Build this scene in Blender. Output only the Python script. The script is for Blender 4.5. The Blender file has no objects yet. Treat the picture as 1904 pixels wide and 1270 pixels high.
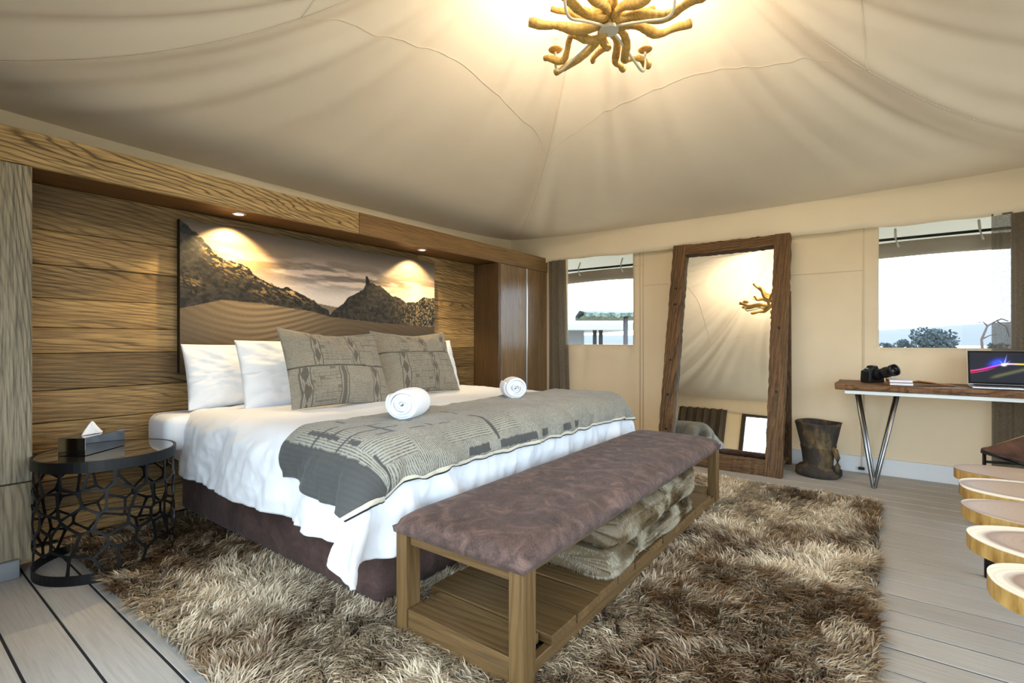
import bpy, bmesh, math, random
import numpy as np
from mathutils import Vector, Matrix

# ------------------------------------------------------------------ camera, world, exposure
C = bpy.context.scene.collection
SC = bpy.context.scene
YAW = math.atan2(690, 923)
cam_d = bpy.data.cameras.new('camera'); cam = bpy.data.objects.new('camera', cam_d); C.objects.link(cam)
cam.location = (0, 0, 1.1); cam.rotation_euler = (math.pi/2, 0, YAW - math.pi/2)
cam_d.sensor_width = 36; cam_d.lens = 923/1904*36; cam_d.clip_start = .02; cam_d.clip_end = 2000
SC.camera = cam
SC.view_settings.view_transform = 'Standard'; SC.view_settings.look = 'None'
SC.view_settings.gamma = 1; SC.view_settings.use_curve_mapping = False
SC.view_settings.exposure = -0.02
SC.cycles.max_bounces = 10; SC.cycles.diffuse_bounces = 6; SC.cycles.glossy_bounces = 4
SC.cycles.transparent_max_bounces = 12; SC.cycles.sample_clamp_indirect = 6
SC.cycles.caustics_reflective = False; SC.cycles.caustics_refractive = False
world = bpy.data.worlds.new('overcast_sky'); SC.world = world; world.use_nodes = True
WN, WL = world.node_tree.nodes, world.node_tree.links
bg = WN['Background']; bg.inputs['Strength'].default_value = 7.5
_tc = WN.new('ShaderNodeTexCoord'); _sx = WN.new('ShaderNodeSeparateXYZ'); _rp = WN.new('ShaderNodeValToRGB')
WL.new(_tc.outputs['Generated'], _sx.inputs[0]); WL.new(_sx.outputs['Z'], _rp.inputs[0]); WL.new(_rp.outputs[0], bg.inputs[0])
_rp.color_ramp.elements[0].position = 0.0; _rp.color_ramp.elements[0].color = (.72, .86, 1.0, 1)
_rp.color_ramp.elements[1].position = .5; _rp.color_ramp.elements[1].color = (.66, .82, 1.0, 1)

def portal(name, loc, rot, sx, sy):
    l = bpy.data.lights.new(name, 'AREA'); l.shape = 'RECTANGLE'; l.size = sx; l.size_y = sy
    l.cycles.is_portal = True
    o = bpy.data.objects.new(name, l); C.objects.link(o); o.location = loc; o.rotation_euler = rot
    return o
portal('sky_portal', (-.40, .48, 1.05), (0, -math.pi/2, 0), 2.1, 3.1)
portal('sky_portal', (2.3, -1.65, 1.05), (math.pi/2, 0, 0), 3.3, 2.1)
portal('sky_portal', (5.30, 2.6, 1.5), (0, math.pi/2, 0), 1.0, .9)
portal('sky_portal', (5.30, -.4, 1.5), (0, math.pi/2, 0), 1.0, .9)
def lamp(name, kind, loc, energy, col, size=.02, rot=None, spot=None, blend=.2):
    l = bpy.data.lights.new(name, kind); l.energy = energy; l.color = col; l.shadow_soft_size = size
    if spot: l.spot_size = spot; l.spot_blend = blend
    o = bpy.data.objects.new(name, l); C.objects.link(o); o.location = loc
    if rot: o.rotation_euler = rot
    return o
BULB_W, SPOT_W = 12.5, 44
WARM = (1.0, .83, .60); SPOTC = (1.0, .73, .34)

rnd = random.Random(7); rng = np.random.default_rng(11)
XB, YL, XF, YR = 5.12, 3.83, -.22, -1.47
# ------------------------------------------------------------------ helpers
def S(r, g, b):
    f = lambda c: (c/255/12.92) if c/255 <= .04045 else ((c/255+.055)/1.055)**2.4
    return (f(r), f(g), f(b))
_perm = rng.random((8, 256, 256))
def vn(x, y, seed=0):
    x = np.asarray(x, float); y = np.asarray(y, float)
    t = _perm[seed % 8]; xi = np.floor(x).astype(int); yi = np.floor(y).astype(int)
    fx = x-xi; fy = y-yi; fx = fx*fx*(3-2*fx); fy = fy*fy*(3-2*fy)
    a = t[xi % 256, yi % 256]; b = t[(xi+1) % 256, yi % 256]; c = t[xi % 256, (yi+1) % 256]; d = t[(xi+1) % 256, (yi+1) % 256]
    return (a*(1-fx)+b*fx)*(1-fy)+(c*(1-fx)+d*fx)*fy*1.0
def fbm(x, y, seed=0, o=4):
    s = 0; a = .5
    for k in range(o):
        s = s+a*vn(np.asarray(x)*2**k+k*17.3, np.asarray(y)*2**k+k*9.1, seed+k); a *= .5
    return s/(1-.5**o)
def sm(a, b, x):
    t = np.clip((x-a)/(b-a), 0, 1); return t*t*(3-2*t)

def link(name, me, m=None, parent=None, loc=None, smooth=False):
    o = bpy.data.objects.new(name, me); C.objects.link(o)
    if m: me.materials.append(m)
    if parent: o.parent = parent
    if loc is not None: o.location = loc
    if smooth: me.polygons.foreach_set('use_smooth', np.ones(len(me.polygons), bool))
    return o
def tag(o, label=None, cat=None, group=None, kind=None):
    if label: o['label'] = label
    if cat: o['category'] = cat
    if group: o['group'] = group
    if kind: o['kind'] = kind
    return o
def thing(name, label, cat, loc=(0, 0, 0), rz=0, group=None, kind=None):
    o = bpy.data.objects.new(name, None); C.objects.link(o); o.location = loc; o.rotation_euler = (0, 0, rz); o.empty_display_size = .1
    return tag(o, label, cat, group, kind)
def mesh_np(name, V, Fq):
    me = bpy.data.meshes.new(name); V = np.asarray(V, np.float32).reshape(-1, 3); Fq = np.asarray(Fq, np.int32)
    n, k = Fq.shape
    me.vertices.add(len(V)); me.vertices.foreach_set('co', V.ravel())
    me.loops.add(n*k); me.loops.foreach_set('vertex_index', Fq.ravel())
    me.polygons.add(n); me.polygons.foreach_set('loop_start', np.arange(0, n*k, k, dtype=np.int32))
    me.update(calc_edges=True); me.validate(); return me
def grid_faces(nu, nv, cu=False, off=0):
    i = np.arange(nu if cu else nu-1); j = np.arange(nv-1); I, J = np.meshgrid(i, j, indexing='ij'); I2 = (I+1) % nu
    return np.stack([I*nv+J, I2*nv+J, I2*nv+J+1, I*nv+J+1], -1).reshape(-1, 4)+off
def attr_par(me, a, b):
    q = me.attributes.new('Par', 'FLOAT_VECTOR', 'POINT'); v = np.zeros((len(me.vertices), 3), np.float32); v[:, 0] = np.ravel(a); v[:, 1] = np.ravel(b); q.data.foreach_set('vector', v.ravel())
def attr_col(me, col):
    a = me.color_attributes.new('Col', 'FLOAT_COLOR', 'POINT'); c = np.ones((len(me.vertices), 4), np.float32); c[:, :3] = col
    a.data.foreach_set('color', c.ravel())
class B:
    def __init__(s): s.v = []; s.f = []
    def add(s, V, F):
        o = len(s.v); s.v += [tuple(map(float, p)) for p in V]; s.f += [tuple(int(i)+o for i in f) for f in F]; return s
    def box(s, x0, x1, y0, y1, z0, z1, M=None, jit=0):
        V = [Vector((x, y, z)) for x in (x0, x1) for y in (y0, y1) for z in (z0, z1)]
        if jit: V = [p+Vector((rnd.uniform(-jit, jit), rnd.uniform(-jit, jit), rnd.uniform(-jit, jit))) for p in V]
        if M: V = [M @ p for p in V]
        return s.add(V, [(0, 1, 3, 2), (4, 6, 7, 5), (0, 4, 5, 1), (2, 3, 7, 6), (0, 2, 6, 4), (1, 5, 7, 3)])
    def tube(s, pts, rad, n=8, cap=True, flat=1.0):
        pts = [Vector(p) for p in pts]; rs = rad if hasattr(rad, '__len__') else [rad]*len(pts)
        V = []; F = []; N = len(pts); ref = Vector((0, 0, 1))
        for i, p in enumerate(pts):
            t = (pts[min(i+1, N-1)]-pts[max(i-1, 0)]).normalized()
            if i == 0:
                ref = Vector((0, 0, 1)) if abs(t.z) < .9 else Vector((1, 0, 0))
            a = t.cross(ref).normalized(); b = t.cross(a).normalized(); ref = -b if False else ref
            for k in range(n):
                an = 2*math.pi*k/n; V.append(p+a*math.cos(an)*rs[i]+b*math.sin(an)*rs[i]*flat)
        for i in range(N-1):
            for k in range(n):
                F.append((i*n+k, i*n+(k+1) % n, (i+1)*n+(k+1) % n, (i+1)*n+k))
        if cap: F += [tuple(range(n))[::-1], tuple((N-1)*n+k for k in range(n))]
        return s.add(V, F)
    def lathe(s, prof, n=32, c=(0, 0, 0), ell=(1, 1), cap=True):
        V = [(c[0]+r*math.cos(2*math.pi*k/n)*ell[0], c[1]+r*math.sin(2*math.pi*k/n)*ell[1], c[2]+z) for r, z in prof for k in range(n)]
        F = [(i*n+k, i*n+(k+1) % n, (i+1)*n+(k+1) % n, (i+1)*n+k) for i in range(len(prof)-1) for k in range(n)]
        if cap: F += [tuple(range(n))[::-1], tuple((len(prof)-1)*n+k for k in range(n))]
        return s.add(V, F)
    def prism(s, poly, z0, z1, M=None):
        n = len(poly); V = [Vector((x, y, z)) for z in (z0, z1) for x, y in poly]
        if M: V = [M @ p for p in V]
        return s.add(V, [tuple(range(n))[::-1], tuple(range(n, 2*n))]+[(k, (k+1) % n, n+(k+1) % n, n+k) for k in range(n)])
    def build(s, name, m, parent=None, loc=None, bevel=0, smooth=False, seg=2, sub=0):
        me = bpy.data.meshes.new(name); me.from_pydata(s.v, [], s.f)
        bm = bmesh.new(); bm.from_mesh(me); bmesh.ops.recalc_face_normals(bm, faces=bm.faces)
        if bevel: bmesh.ops.bevel(bm, geom=list(bm.edges), offset=bevel, segments=seg, profile=.6, affect='EDGES', clamp_overlap=True)
        bm.to_mesh(me); bm.free(); o = link(name, me, m, parent, loc, smooth)
        if sub: q = o.modifiers.new('s', 'SUBSURF'); q.levels = q.render_levels = sub
        return o
def rotm(ax, an, c=(0, 0, 0)):
    return Matrix.Translation(c) @ Matrix.Rotation(an, 4, ax) @ Matrix.Translation(-Vector(c))

# ------------------------------------------------------------------ materials
class NT:
    def __init__(s, name):
        s.m = bpy.data.materials.new(name); s.m.use_nodes = True; s.N = s.m.node_tree.nodes; s.L = s.m.node_tree.links
        s.p = s.N['Principled BSDF']; s.out = s.N['Material Output']
    def n(s, t, **k):
        q = s.N.new('ShaderNode'+t)
        for a, b in k.items(): setattr(q, a, b)
        return q
    def set(s, q, **k):
        for a, b in k.items():
            i = q.inputs[a.replace('_', ' ')] if a.replace('_', ' ') in q.inputs else q.inputs[int(a[1:])]
            if hasattr(b, 'is_linked') or hasattr(b, 'links'): s.L.new(b, i)
            else: i.default_value = b
        return q
    def co(s, kind='Object', scale=(1, 1, 1), rand=True, rot=(0, 0, 0)):
        t = s.n('TexCoord').outputs[kind]; mp = s.n('Mapping'); mp.inputs['Scale'].default_value = scale; mp.inputs['Rotation'].default_value = rot
        if rand:
            oi = s.n('ObjectInfo'); mu = s.n('VectorMath', operation='MULTIPLY_ADD'); cx = s.n('CombineXYZ')
            for k, f in enumerate((37.1, 11.7, 23.3)):
                w = s.n('Math', operation='MULTIPLY'); s.L.new(oi.outputs['Random'], w.inputs[0]); w.inputs[1].default_value = f; s.L.new(w.outputs[0], cx.inputs[k])
            ad = s.n('VectorMath', operation='ADD'); s.L.new(t, ad.inputs[0]); s.L.new(cx.outputs[0], ad.inputs[1]); t = ad.outputs[0]
        s.L.new(t, mp.inputs['Vector']); return mp.outputs[0]
    def noise(s, vec, scale=5, detail=4, rough=.55, dist=0):
        q = s.n('TexNoise'); s.L.new(vec, q.inputs['Vector']); q.inputs['Scale'].default_value = scale; q.inputs['Detail'].default_value = detail
        q.inputs['Roughness'].default_value = rough; q.inputs['Distortion'].default_value = dist; return q.outputs['Fac']
    def ramp(s, fac, stops):
        q = s.n('ValToRGB'); e = q.color_ramp.elements
        while len(e) < len(stops): e.new(.5)
        for el, (p, c) in zip(e, stops): el.position = p; el.color = tuple(c)+(1,) if len(c) == 3 else c
        s.L.new(fac, q.inputs[0]); return q.outputs[0]
    def mix(s, fac, a, b, mode='MIX'):
        q = s.n('Mix', data_type='RGBA', blend_type=mode); ins = [q.inputs[0], q.inputs[6], q.inputs[7]]
        for i, v in zip(ins, (fac, a, b)):
            if hasattr(v, 'links'): s.L.new(v, i)
            else: i.default_value = v if not isinstance(v, tuple) else v+(1,) if len(v) == 3 else v
        return q.outputs[2]
    def math(s, op, a, b=0.0, c=None):
        q = s.n('Math', operation=op)
        for i, v in zip(q.inputs, (a, b) if c is None else (a, b, c)):
            if hasattr(v, 'links'): s.L.new(v, i)
            else: i.default_value = v
        return q.outputs[0]
    def bump(s, h, strength=.3, dist=.01):
        q = s.n('Bump'); q.inputs['Strength'].default_value = strength; q.inputs['Distance'].default_value = dist
        s.L.new(h, q.inputs['Height']); s.L.new(q.outputs[0], s.p.inputs['Normal']); return q
    def fin(s, col=None, rough=.6, metal=0, spec=.5, **k):
        if col is not None: s.set(s.p, Base_Color=col if hasattr(col, 'links') else col+(1,))
        s.set(s.p, Roughness=rough, Metallic=metal); s.p.inputs['Specular IOR Level'].default_value = spec
        for a, b in k.items(): s.p.inputs[a.replace('_', ' ')].default_value = b
        return s.m
def plain(name, col, rough=.5, metal=0, spec=.5, **k): return NT(name).fin(col, rough, metal, spec, **k)
def wood(name, cols, axis='X', ring=6, fine=60, rough=.55, dark=.5, tone=.25, bump=.25, dist=3.5, stretch=10, sharp=.0, wl=.75):
    """cols: dark grain, mid, light; grain runs along axis of the object"""
    t = NT(name); k = 'XYZ'.index(axis); sc = [1., 1., 1.]; sc[k] = 1/stretch
    v = t.co('Object', tuple(sc))
    big = t.noise(v, 5.0, 4, .55, .6)
    per = .10/ring; ws = 2*math.pi/20/per; bd = {'X': 'Z', 'Y': 'X', 'Z': 'X'}[axis]
    w = t.n('TexWave', wave_type='BANDS', bands_direction='DIAGONAL', wave_profile='SIN'); t.L.new(v, w.inputs['Vector'])
    w.inputs['Scale'].default_value = ws; w.inputs['Distortion'].default_value = dist*4; w.inputs['Detail'].default_value = 3; w.inputs['Detail Scale'].default_value = 7/ws; w.inputs['Detail Roughness'].default_value = .45
    fs = [1., 1., 1.]; fs[k] = 1/30
    fi = t.noise(t.co('Object', tuple(fs)), fine, 5, .7)
    base = t.ramp(big, [(.25, cols[1]), (.5, tuple((a+b)/2 for a, b in zip(cols[1], cols[2]))), (.75, cols[2])])
    lines = t.ramp(w.outputs['Fac'], [(.0, (1, 1, 1)), (.12+sharp, (.55, .55, .55)), (.42, (0, 0, 0))])
    msk = t.ramp(t.noise(v, 3.5, 3, .6, .8), [(.34, (.12,)*3), (.62, (1,)*3)])
    base = t.mix(t.math('MULTIPLY', t.math('MULTIPLY', lines, msk), dark*wl), base, cols[0])
    fr = t.ramp(fi, [(.35, (1, 1, 1)), (.58, (0, 0, 0))])
    base = t.mix(t.math('MULTIPLY', fr, dark*.75), base, cols[0])
    oi = t.n('ObjectInfo'); hv = t.n('HueSaturation'); t.L.new(base, hv.inputs['Color'])
    t.L.new(t.math('MULTIPLY_ADD', oi.outputs['Random'], 2*tone, 1-tone), hv.inputs['Value'])
    t.bump(t.math('ADD', fi, t.math('MULTIPLY', w.outputs['Fac'], .5)), bump, .004)
    return t.fin(hv.outputs[0], rough, 0, .35)
def canvas(name, col, var=.08, trans=0.0, weave=450, wstr=.12):
    t = NT(name); v = t.co('Object', (1, 1, 1), False)
    a = t.noise(v, 1.3, 4, .6); c = t.mix(t.ramp(a, [(.3, (0, 0, 0)), (.7, (1, 1, 1))]), tuple(x*(1-var) for x in col), tuple(min(1, x*(1+var)) for x in col))
    f = t.noise(v, weave, 2, .6); t.bump(f, wstr, .002)
    m = t.fin(c, .9, 0, .15)
    if trans:
        tr = t.n('BsdfTranslucent'); t.L.new(c, tr.inputs[0]); mx = t.n('MixShader'); mx.inputs[0].default_value = trans
        t.L.new(t.p.outputs[0], mx.inputs[1]); t.L.new(tr.outputs[0], mx.inputs[2]); t.L.new(mx.outputs[0], t.out.inputs[0])
    return m
def vcol(name, rough=.8, bumpscale=None, spec=.3, emit=0, **k):
    t = NT(name); a = t.n('VertexColor', layer_name='Col')
    if bumpscale: t.bump(t.noise(t.co('Object', (1, 1, 1), False), bumpscale, 2, .6), .25, .002)
    m = t.fin(a.outputs[0], rough, 0, spec, **k)
    if emit: t.L.new(a.outputs[0], t.p.inputs['Emission Color']); t.p.inputs['Emission Strength'].default_value = emit
    return m
M = {}
M['ceiling'] = canvas('ceiling_canvas', S(228, 217, 202), .04)
M['wall'] = canvas('wall_canvas', S(228, 212, 184), .05, .22)
M['valance'] = canvas('valance_canvas', S(232, 219, 196), .04, .05)
M['seam'] = canvas('seam_tape', S(208, 190, 160), .05); M['cseam'] = canvas('ceiling_seam_tape', S(226, 215, 200), .04)
M['white'] = plain('white_paint', S(226, 225, 222), .5)
M['floor'] = wood('deck_board', (S(136, 129, 120), S(174, 167, 157), S(186, 180, 170)), 'Y', 9, 120, .62, .45, .05, .12, 1.5, 22, .0, .1)
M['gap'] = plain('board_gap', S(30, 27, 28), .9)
M['oak'] = wood('pelmet_oak', (S(66, 48, 26), S(158, 130, 86), S(186, 158, 108)), 'X', 8, 110, .5, .95, .06, .35, 6.5, 6, .0, .95)
M['oak2'] = wood('pelmet_oak_brown', (S(60, 42, 25), S(118, 90, 56), S(140, 110, 70)), 'X', 9, 90, .5, .7, .05, .3, 3.2, 9)
M['soffit'] = wood('soffit_oak', (S(50, 32, 16), S(96, 68, 36), S(112, 80, 44)), 'X', 7, 80, .5, .6, .04)
M['greyoak'] = wood('grey_oak', (S(44, 40, 32), S(138, 128, 106), S(168, 156, 132)), 'Z', 9, 100, .6, .95, .04, .45, 5.0, 8, .0, .95)
M['greyoak_x'] = wood('grey_oak_drawer', (S(64, 56, 44), S(142, 126, 100), S(166, 150, 120)), 'Z', 7, 90, .6, .8, .04, .4, 3.0, 6, .1)
M['door'] = wood('door_oak', (S(60, 44, 28), S(122, 95, 66), S(150, 122, 88)), 'Z', 9, 110, .28, .75, .05, .2, 5, 8)
M['side'] = wood('side_oak', (S(44, 31, 19), S(88, 66, 42), S(106, 82, 54)), 'Z', 8, 100, .45, .7, .04, .2, 3, 12)
M['plank'] = wood('reclaimed_plank', (S(54, 39, 22), S(122, 94, 57), S(184, 150, 96)), 'X', 8, 110, .6, .95, .38, .5, 5.0, 8, .0, .85)
M['bench'] = wood('bench_pine', (S(50, 34, 17), S(98, 73, 41), S(120, 92, 54)), 'Z', 6, 70, .5, .55, .08, .25, 2.5, 12)
M['bench_y'] = wood('bench_pine_slat', (S(48, 33, 17), S(96, 71, 40), S(118, 90, 53)), 'Y', 6, 70, .5, .55, .14, .25, 2.5, 12)
M['bench_x'] = wood('bench_pine_rail', (S(50, 34, 17), S(98, 73, 41), S(120, 92, 54)), 'X', 6, 70, .5, .55, .08, .25, 2.5, 12)
def darkwood(nm, ax): return wood(nm, (S(34, 22, 12), S(94, 66, 38), S(130, 96, 58)), ax, 7, 70, .65, .85, .08, .8, 3.5, 12, .05)
M['mirrorwood'] = darkwood('sleeper_wood', 'Z'); M['mirrorwood_y'] = darkwood('sleeper_wood_rail', 'Y')
M['desk'] = wood('desk_slab', (S(46, 28, 14), S(120, 82, 50), S(146, 106, 68)), 'Y', 6, 60, .55, .8, .04, .6, 4, 10)
M['steel'] = plain('raw_steel', S(150, 150, 148), .28, 1)
M['rail'] = plain('pale_steel', S(205, 203, 196), .45, .6)
M['iron'] = plain('black_iron', S(17, 17, 18), .42, .3)
M['black'] = plain('black_plastic', S(20, 20, 22), .45)
M['blackg'] = plain('black_gloss', S(10, 10, 12), .08)
M['alu'] = plain('aluminium', S(205, 207, 210), .3, .9)
M['chrome'] = plain('chrome', S(150, 155, 160), .06, 1)
M['mirror'] = plain('mirror_glass', (.9, .91, .9), .004, 1)
def suede(nm, a, b, c, sc=9):
    t = NT(nm); v = t.co('Object', (1, 1, 1)); n1 = t.noise(v, sc, 6, .65, .8); n2 = t.noise(v, 150, 3, .7)
    col = t.ramp(n1, [(.32, a), (.5, b), (.68, c)]); col = t.mix(t.math('MULTIPLY', t.ramp(n2, [(.45, (0, 0, 0)), (.75, (1, 1, 1))]), .30), col, tuple(min(1, x*1.5) for x in c))
    t.bump(n2, .3, .002); return t.fin(col, .75, 0, .3, Sheen_Weight=.06)
M['suede'] = suede('brown_suede', S(52, 39, 35), S(80, 61, 54), S(114, 89, 79), 12)
M['suede_d'] = suede('base_suede', S(50, 36, 32), S(72, 52, 46), S(94, 71, 62), 6)
def fabric(nm, col, sc=500, st=.2, sheen=.2, var=.04):
    t = NT(nm); v = t.co('Object', (1, 1, 1), False); t.bump(t.noise(v, sc, 2, .6), st, .0015)
    c = t.mix(t.noise(v, 3, 3, .5), tuple(x*(1-var) for x in col), tuple(min(1, x*(1+var)) for x in col))
    return t.fin(c, .85, 0, .25, Sheen_Weight=sheen)
M['sheet'] = fabric('white_cotton', S(236, 237, 240))
M['towel'] = fabric('white_terry', S(240, 241, 244), 160, .8, .3)
M['hem'] = fabric('cream_hem', S(204, 197, 178), 400); M['hemb'] = fabric('black_stitching', S(20, 20, 20), 400)
def woven():
    t = NT('woven_pattern'); a = t.n('VertexColor', layer_name='Col'); p = t.n('Attribute', attribute_name='Par'); sp = t.n('SeparateXYZ'); t.L.new(p.outputs['Vector'], sp.inputs[0])
    l = t.ramp(t.math('MULTIPLY_ADD', t.math('SINE', t.math('MULTIPLY', sp.outputs['X'], 2*math.pi)), .5, .5), [(.35, (0, 0, 0)), (.65, (1, 1, 1))])
    v = t.co('Object', (1, 1, 1), False); br = t.ramp(t.noise(v, 90, 3, .6), [(.35, (.35,)*3), (.6, (1,)*3)])
    f = t.math('MULTIPLY', t.math('MULTIPLY', l, sp.outputs['Y']), br)
    c = t.mix(f, a.outputs[0], S(66, 64, 60)); t.bump(t.noise(v, 420, 2, .6), .3, .002); return t.fin(c, .92, 0, .12, Sheen_Weight=.15)
M['pattern'] = woven()
M['print'] = vcol('canvas_print', .55, 600, .35)
M['furb'] = vcol('rug_yarn', .5, None, .4)
M['screen'] = vcol('laptop_display', .12, None, .5, .5)
M['rugback'] = plain('rug_backing', S(92, 74, 54), .95)
def sheer(nm, col, al):
    t = NT(nm); tr = t.n('BsdfTransparent'); tl = t.n('BsdfTranslucent'); tl.inputs[0].default_value = col+(1,)
    m = t.fin(col, .9, 0, .1); m1 = t.n('MixShader'); m1.inputs[0].default_value = .35; t.L.new(t.p.outputs[0], m1.inputs[1]); t.L.new(tl.outputs[0], m1.inputs[2])
    v = t.co('Object', (1, 1, 1), False); f = t.ramp(t.noise(v, 320, 2, .6), [(.42, (al-.12,)*3), (.6, (al+.12,)*3)])
    mx = t.n('MixShader'); t.L.new(f, mx.inputs[0]); t.L.new(tr.outputs[0], mx.inputs[1]); t.L.new(m1.outputs[0], mx.inputs[2]); t.L.new(mx.outputs[0], t.out.inputs[0]); return m
M['sheer'] = sheer('sheer_linen', S(100, 92, 82), .80)
M['curtain'] = canvas('heavy_curtain', S(88, 80, 70), .1, .05)
def glass(nm, tint=(1, 1, 1), refl=.06):
    t = NT(nm); tr = t.n('BsdfTransparent'); tr.inputs[0].default_value = tint+(1,); g = t.n('BsdfGlossy'); g.inputs['Roughness'].default_value = .01
    mx = t.n('MixShader'); mx.inputs[0].default_value = refl; t.L.new(tr.outputs[0], mx.inputs[1]); t.L.new(g.outputs[0], mx.inputs[2]); t.L.new(mx.outputs[0], t.out.inputs[0]); return t.m
M['glass'] = glass('window_glass', (.97, .98, .98), .003)
M['darkglass'] = plain('smoked_glass', S(40, 38, 36), .04, 0, 1.0, Coat_Weight=.6)
M['clear'] = glass('candle_glass', (.95, .95, .93), .12)
M['plinth'] = plain('brushed_plinth', S(150, 156, 160), .3, .8)
def emitm(nm, col, st):
    t = NT(nm); m = t.fin(col, .4); t.p.inputs['Emission Color'].default_value = col+(1,); t.p.inputs['Emission Strength'].default_value = st; return m
M['bulb'] = emitm('bulb_glow', (1, .86, .6), 12); M['led'] = emitm('downlight_glow', (1, .9, .7), 9)
M['drift'] = wood('driftwood', (S(88, 62, 24), S(176, 138, 66), S(206, 170, 98)), 'Z', 10, 60, .6, .5, .05, .6, 3, 2)
M['pewter'] = plain('cream_metal', S(196, 192, 176), .45, .1)
M['leather'] = suede('tan_leather', S(56, 32, 18), S(80, 48, 28), S(98, 62, 38), 5)
M['strap'] = plain('strap_leather', S(150, 92, 40), .6)
M['paper'] = plain('paper', S(235, 233, 232), .8)
M['cover'] = plain('book_cover', S(186, 186, 194), .7)

# ------------------------------------------------------------------ floor of boards
def planks(nm, parent, m, rows, axis, W, gap, th, make):
    pass
floor = B().box(XF-.3, XB+.15, YR-.3, YL+.1, -.09, -.0045).build('floor', M['gap'])  # near-black base raised between the boards, painting the shade of their gaps
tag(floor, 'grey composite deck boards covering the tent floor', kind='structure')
pitch = .1585; x = .499-pitch*5
k = 0
while x < XB+.1:
    cuts = [YR-.28]; y = 9 if k > 12 else 1.6+.35*(k % 3)
    if 5 <= k <= 5: y = 2.96
    while y < YL: cuts.append(y); y += 4.4
    cuts.append(YL+.08)
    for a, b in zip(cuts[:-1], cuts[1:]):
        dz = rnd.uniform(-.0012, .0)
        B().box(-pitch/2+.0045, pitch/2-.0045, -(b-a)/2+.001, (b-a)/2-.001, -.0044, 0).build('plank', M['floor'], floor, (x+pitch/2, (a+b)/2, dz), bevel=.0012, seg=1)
    x += pitch; k += 1

# ------------------------------------------------------------------ canvas walls
def sheet(name, m, us, vs, holes, fn, kind='structure', label=None):
    """canvas sheet over the u/v grid, leaving rectangular holes (u0,u1,v0,v1); fn maps u,v to a point"""
    U = sorted(set([round(a, 4) for a in us]+[round(h[i], 4) for h in holes for i in (0, 1)])); Vv = sorted(set([round(a, 4) for a in vs]+[round(h[i], 4) for h in holes for i in (2, 3)]))
    U = np.array(U); Vv = np.array(Vv); UU, VV = np.meshgrid(U, Vv, indexing='ij'); P = fn(UU, VV)
    F = grid_faces(len(U), len(Vv)); cu = (U[:-1]+U[1:])/2; cv = (Vv[:-1]+Vv[1:])/2; CU, CV = np.meshgrid(cu, cv, indexing='ij'); keep = np.ones(CU.shape, bool)
    for h in holes: keep &= ~((CU > h[0]) & (CU < h[1]) & (CV > h[2]) & (CV < h[3]))
    F = F[keep.ravel()]
    o = link(name, mesh_np(name, P, F), m, smooth=True); so = o.modifiers.new('t', 'SOLIDIFY'); so.thickness = .006; so.offset = 0
    if kind: tag(o, label, kind=kind)
    return o
W1 = (2.18, 3.02, 1.063, 2.10); W2 = (-.755, .028, 1.045, 2.10)
def back_fn(U, V):
    f = np.zeros_like(U)
    for w in (W1, W2):      # gathers hanging from the sills
        inside = sm(w[0]-.1, w[0]+.05, U)*(1-sm(w[1]-.05, w[1]+.1, U)); dn = np.exp(-np.clip(w[2]-V, 0, 9)/.22)*(V <= w[2]+.001)*sm(0, .04, w[2]-V)
        f += inside*dn*.034*(vn(U*11+V*1.5, V*.8, 1)-.5)*2
    f += .010*(fbm(U*1.6, V*1.1, 2)-.5)
    return np.stack([XB+f, U, V], -1)
wall_back = sheet('wall_back', M['wall'], np.arange(YR-.1, YL+.1, .03), np.arange(-.03, 2.5, .04), [W1, W2], back_fn, label='tan canvas end wall with two window openings')
for yy in (2.064, 2.10, .13, -.95):
    B().box(XB-.010, XB-.004, yy-.006, yy+.006, .1, 2.1).build('seam', M['seam'], wall_back)
for y0, y1, zz in ((.13, 2.064, 1.70), (2.06, 2.18, 1.92)):
    B().box(XB-.009, XB-.004, y0, y1, zz-.004, zz+.004).build('seam', M['seam'], wall_back)
wall_left = sheet('wall_left', M['valance'], np.arange(XF-.1, XB+.1, .1), np.arange(-.03, 2.5, .1), [], lambda U, V: np.stack([U, np.full_like(U, YL)+.008*(fbm(U*2, V*2, 3)-.5), V], -1), label='canvas side wall behind the timber cladding of the bed')
GF = (-1.05, 2.02, 0.0, 2.08)
wall_front = sheet('wall_front', M['wall'], np.arange(YR-.1, YL+.1, .1), np.arange(-.03, 2.5, .1), [GF], lambda U, V: np.stack([np.full_like(U, XF)+.008*(fbm(U*2, V*2, 4)-.5), U, V], -1), label='tan canvas wall with glazed doors, seen only in the mirror')
GR = (.7, 3.95, 0.0, 2.08)
wall_right = sheet('wall_right', M['wall'], np.arange(XF-.1, XB+.1, .1), np.arange(-.03, 2.5, .1), [GR], lambda U, V: np.stack([U, np.full_like(U, YR)+.008*(fbm(U*2, V*2, 5)-.5), V], -1), label='tan canvas wall with wide glazed opening')
bb = B().box(XB-.030, XB-.008, YR, 3.3, .0, .135).build('baseboard_back', M['white'], bevel=.003); tag(bb, 'white skirting board along the canvas end wall', kind='structure')

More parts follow.
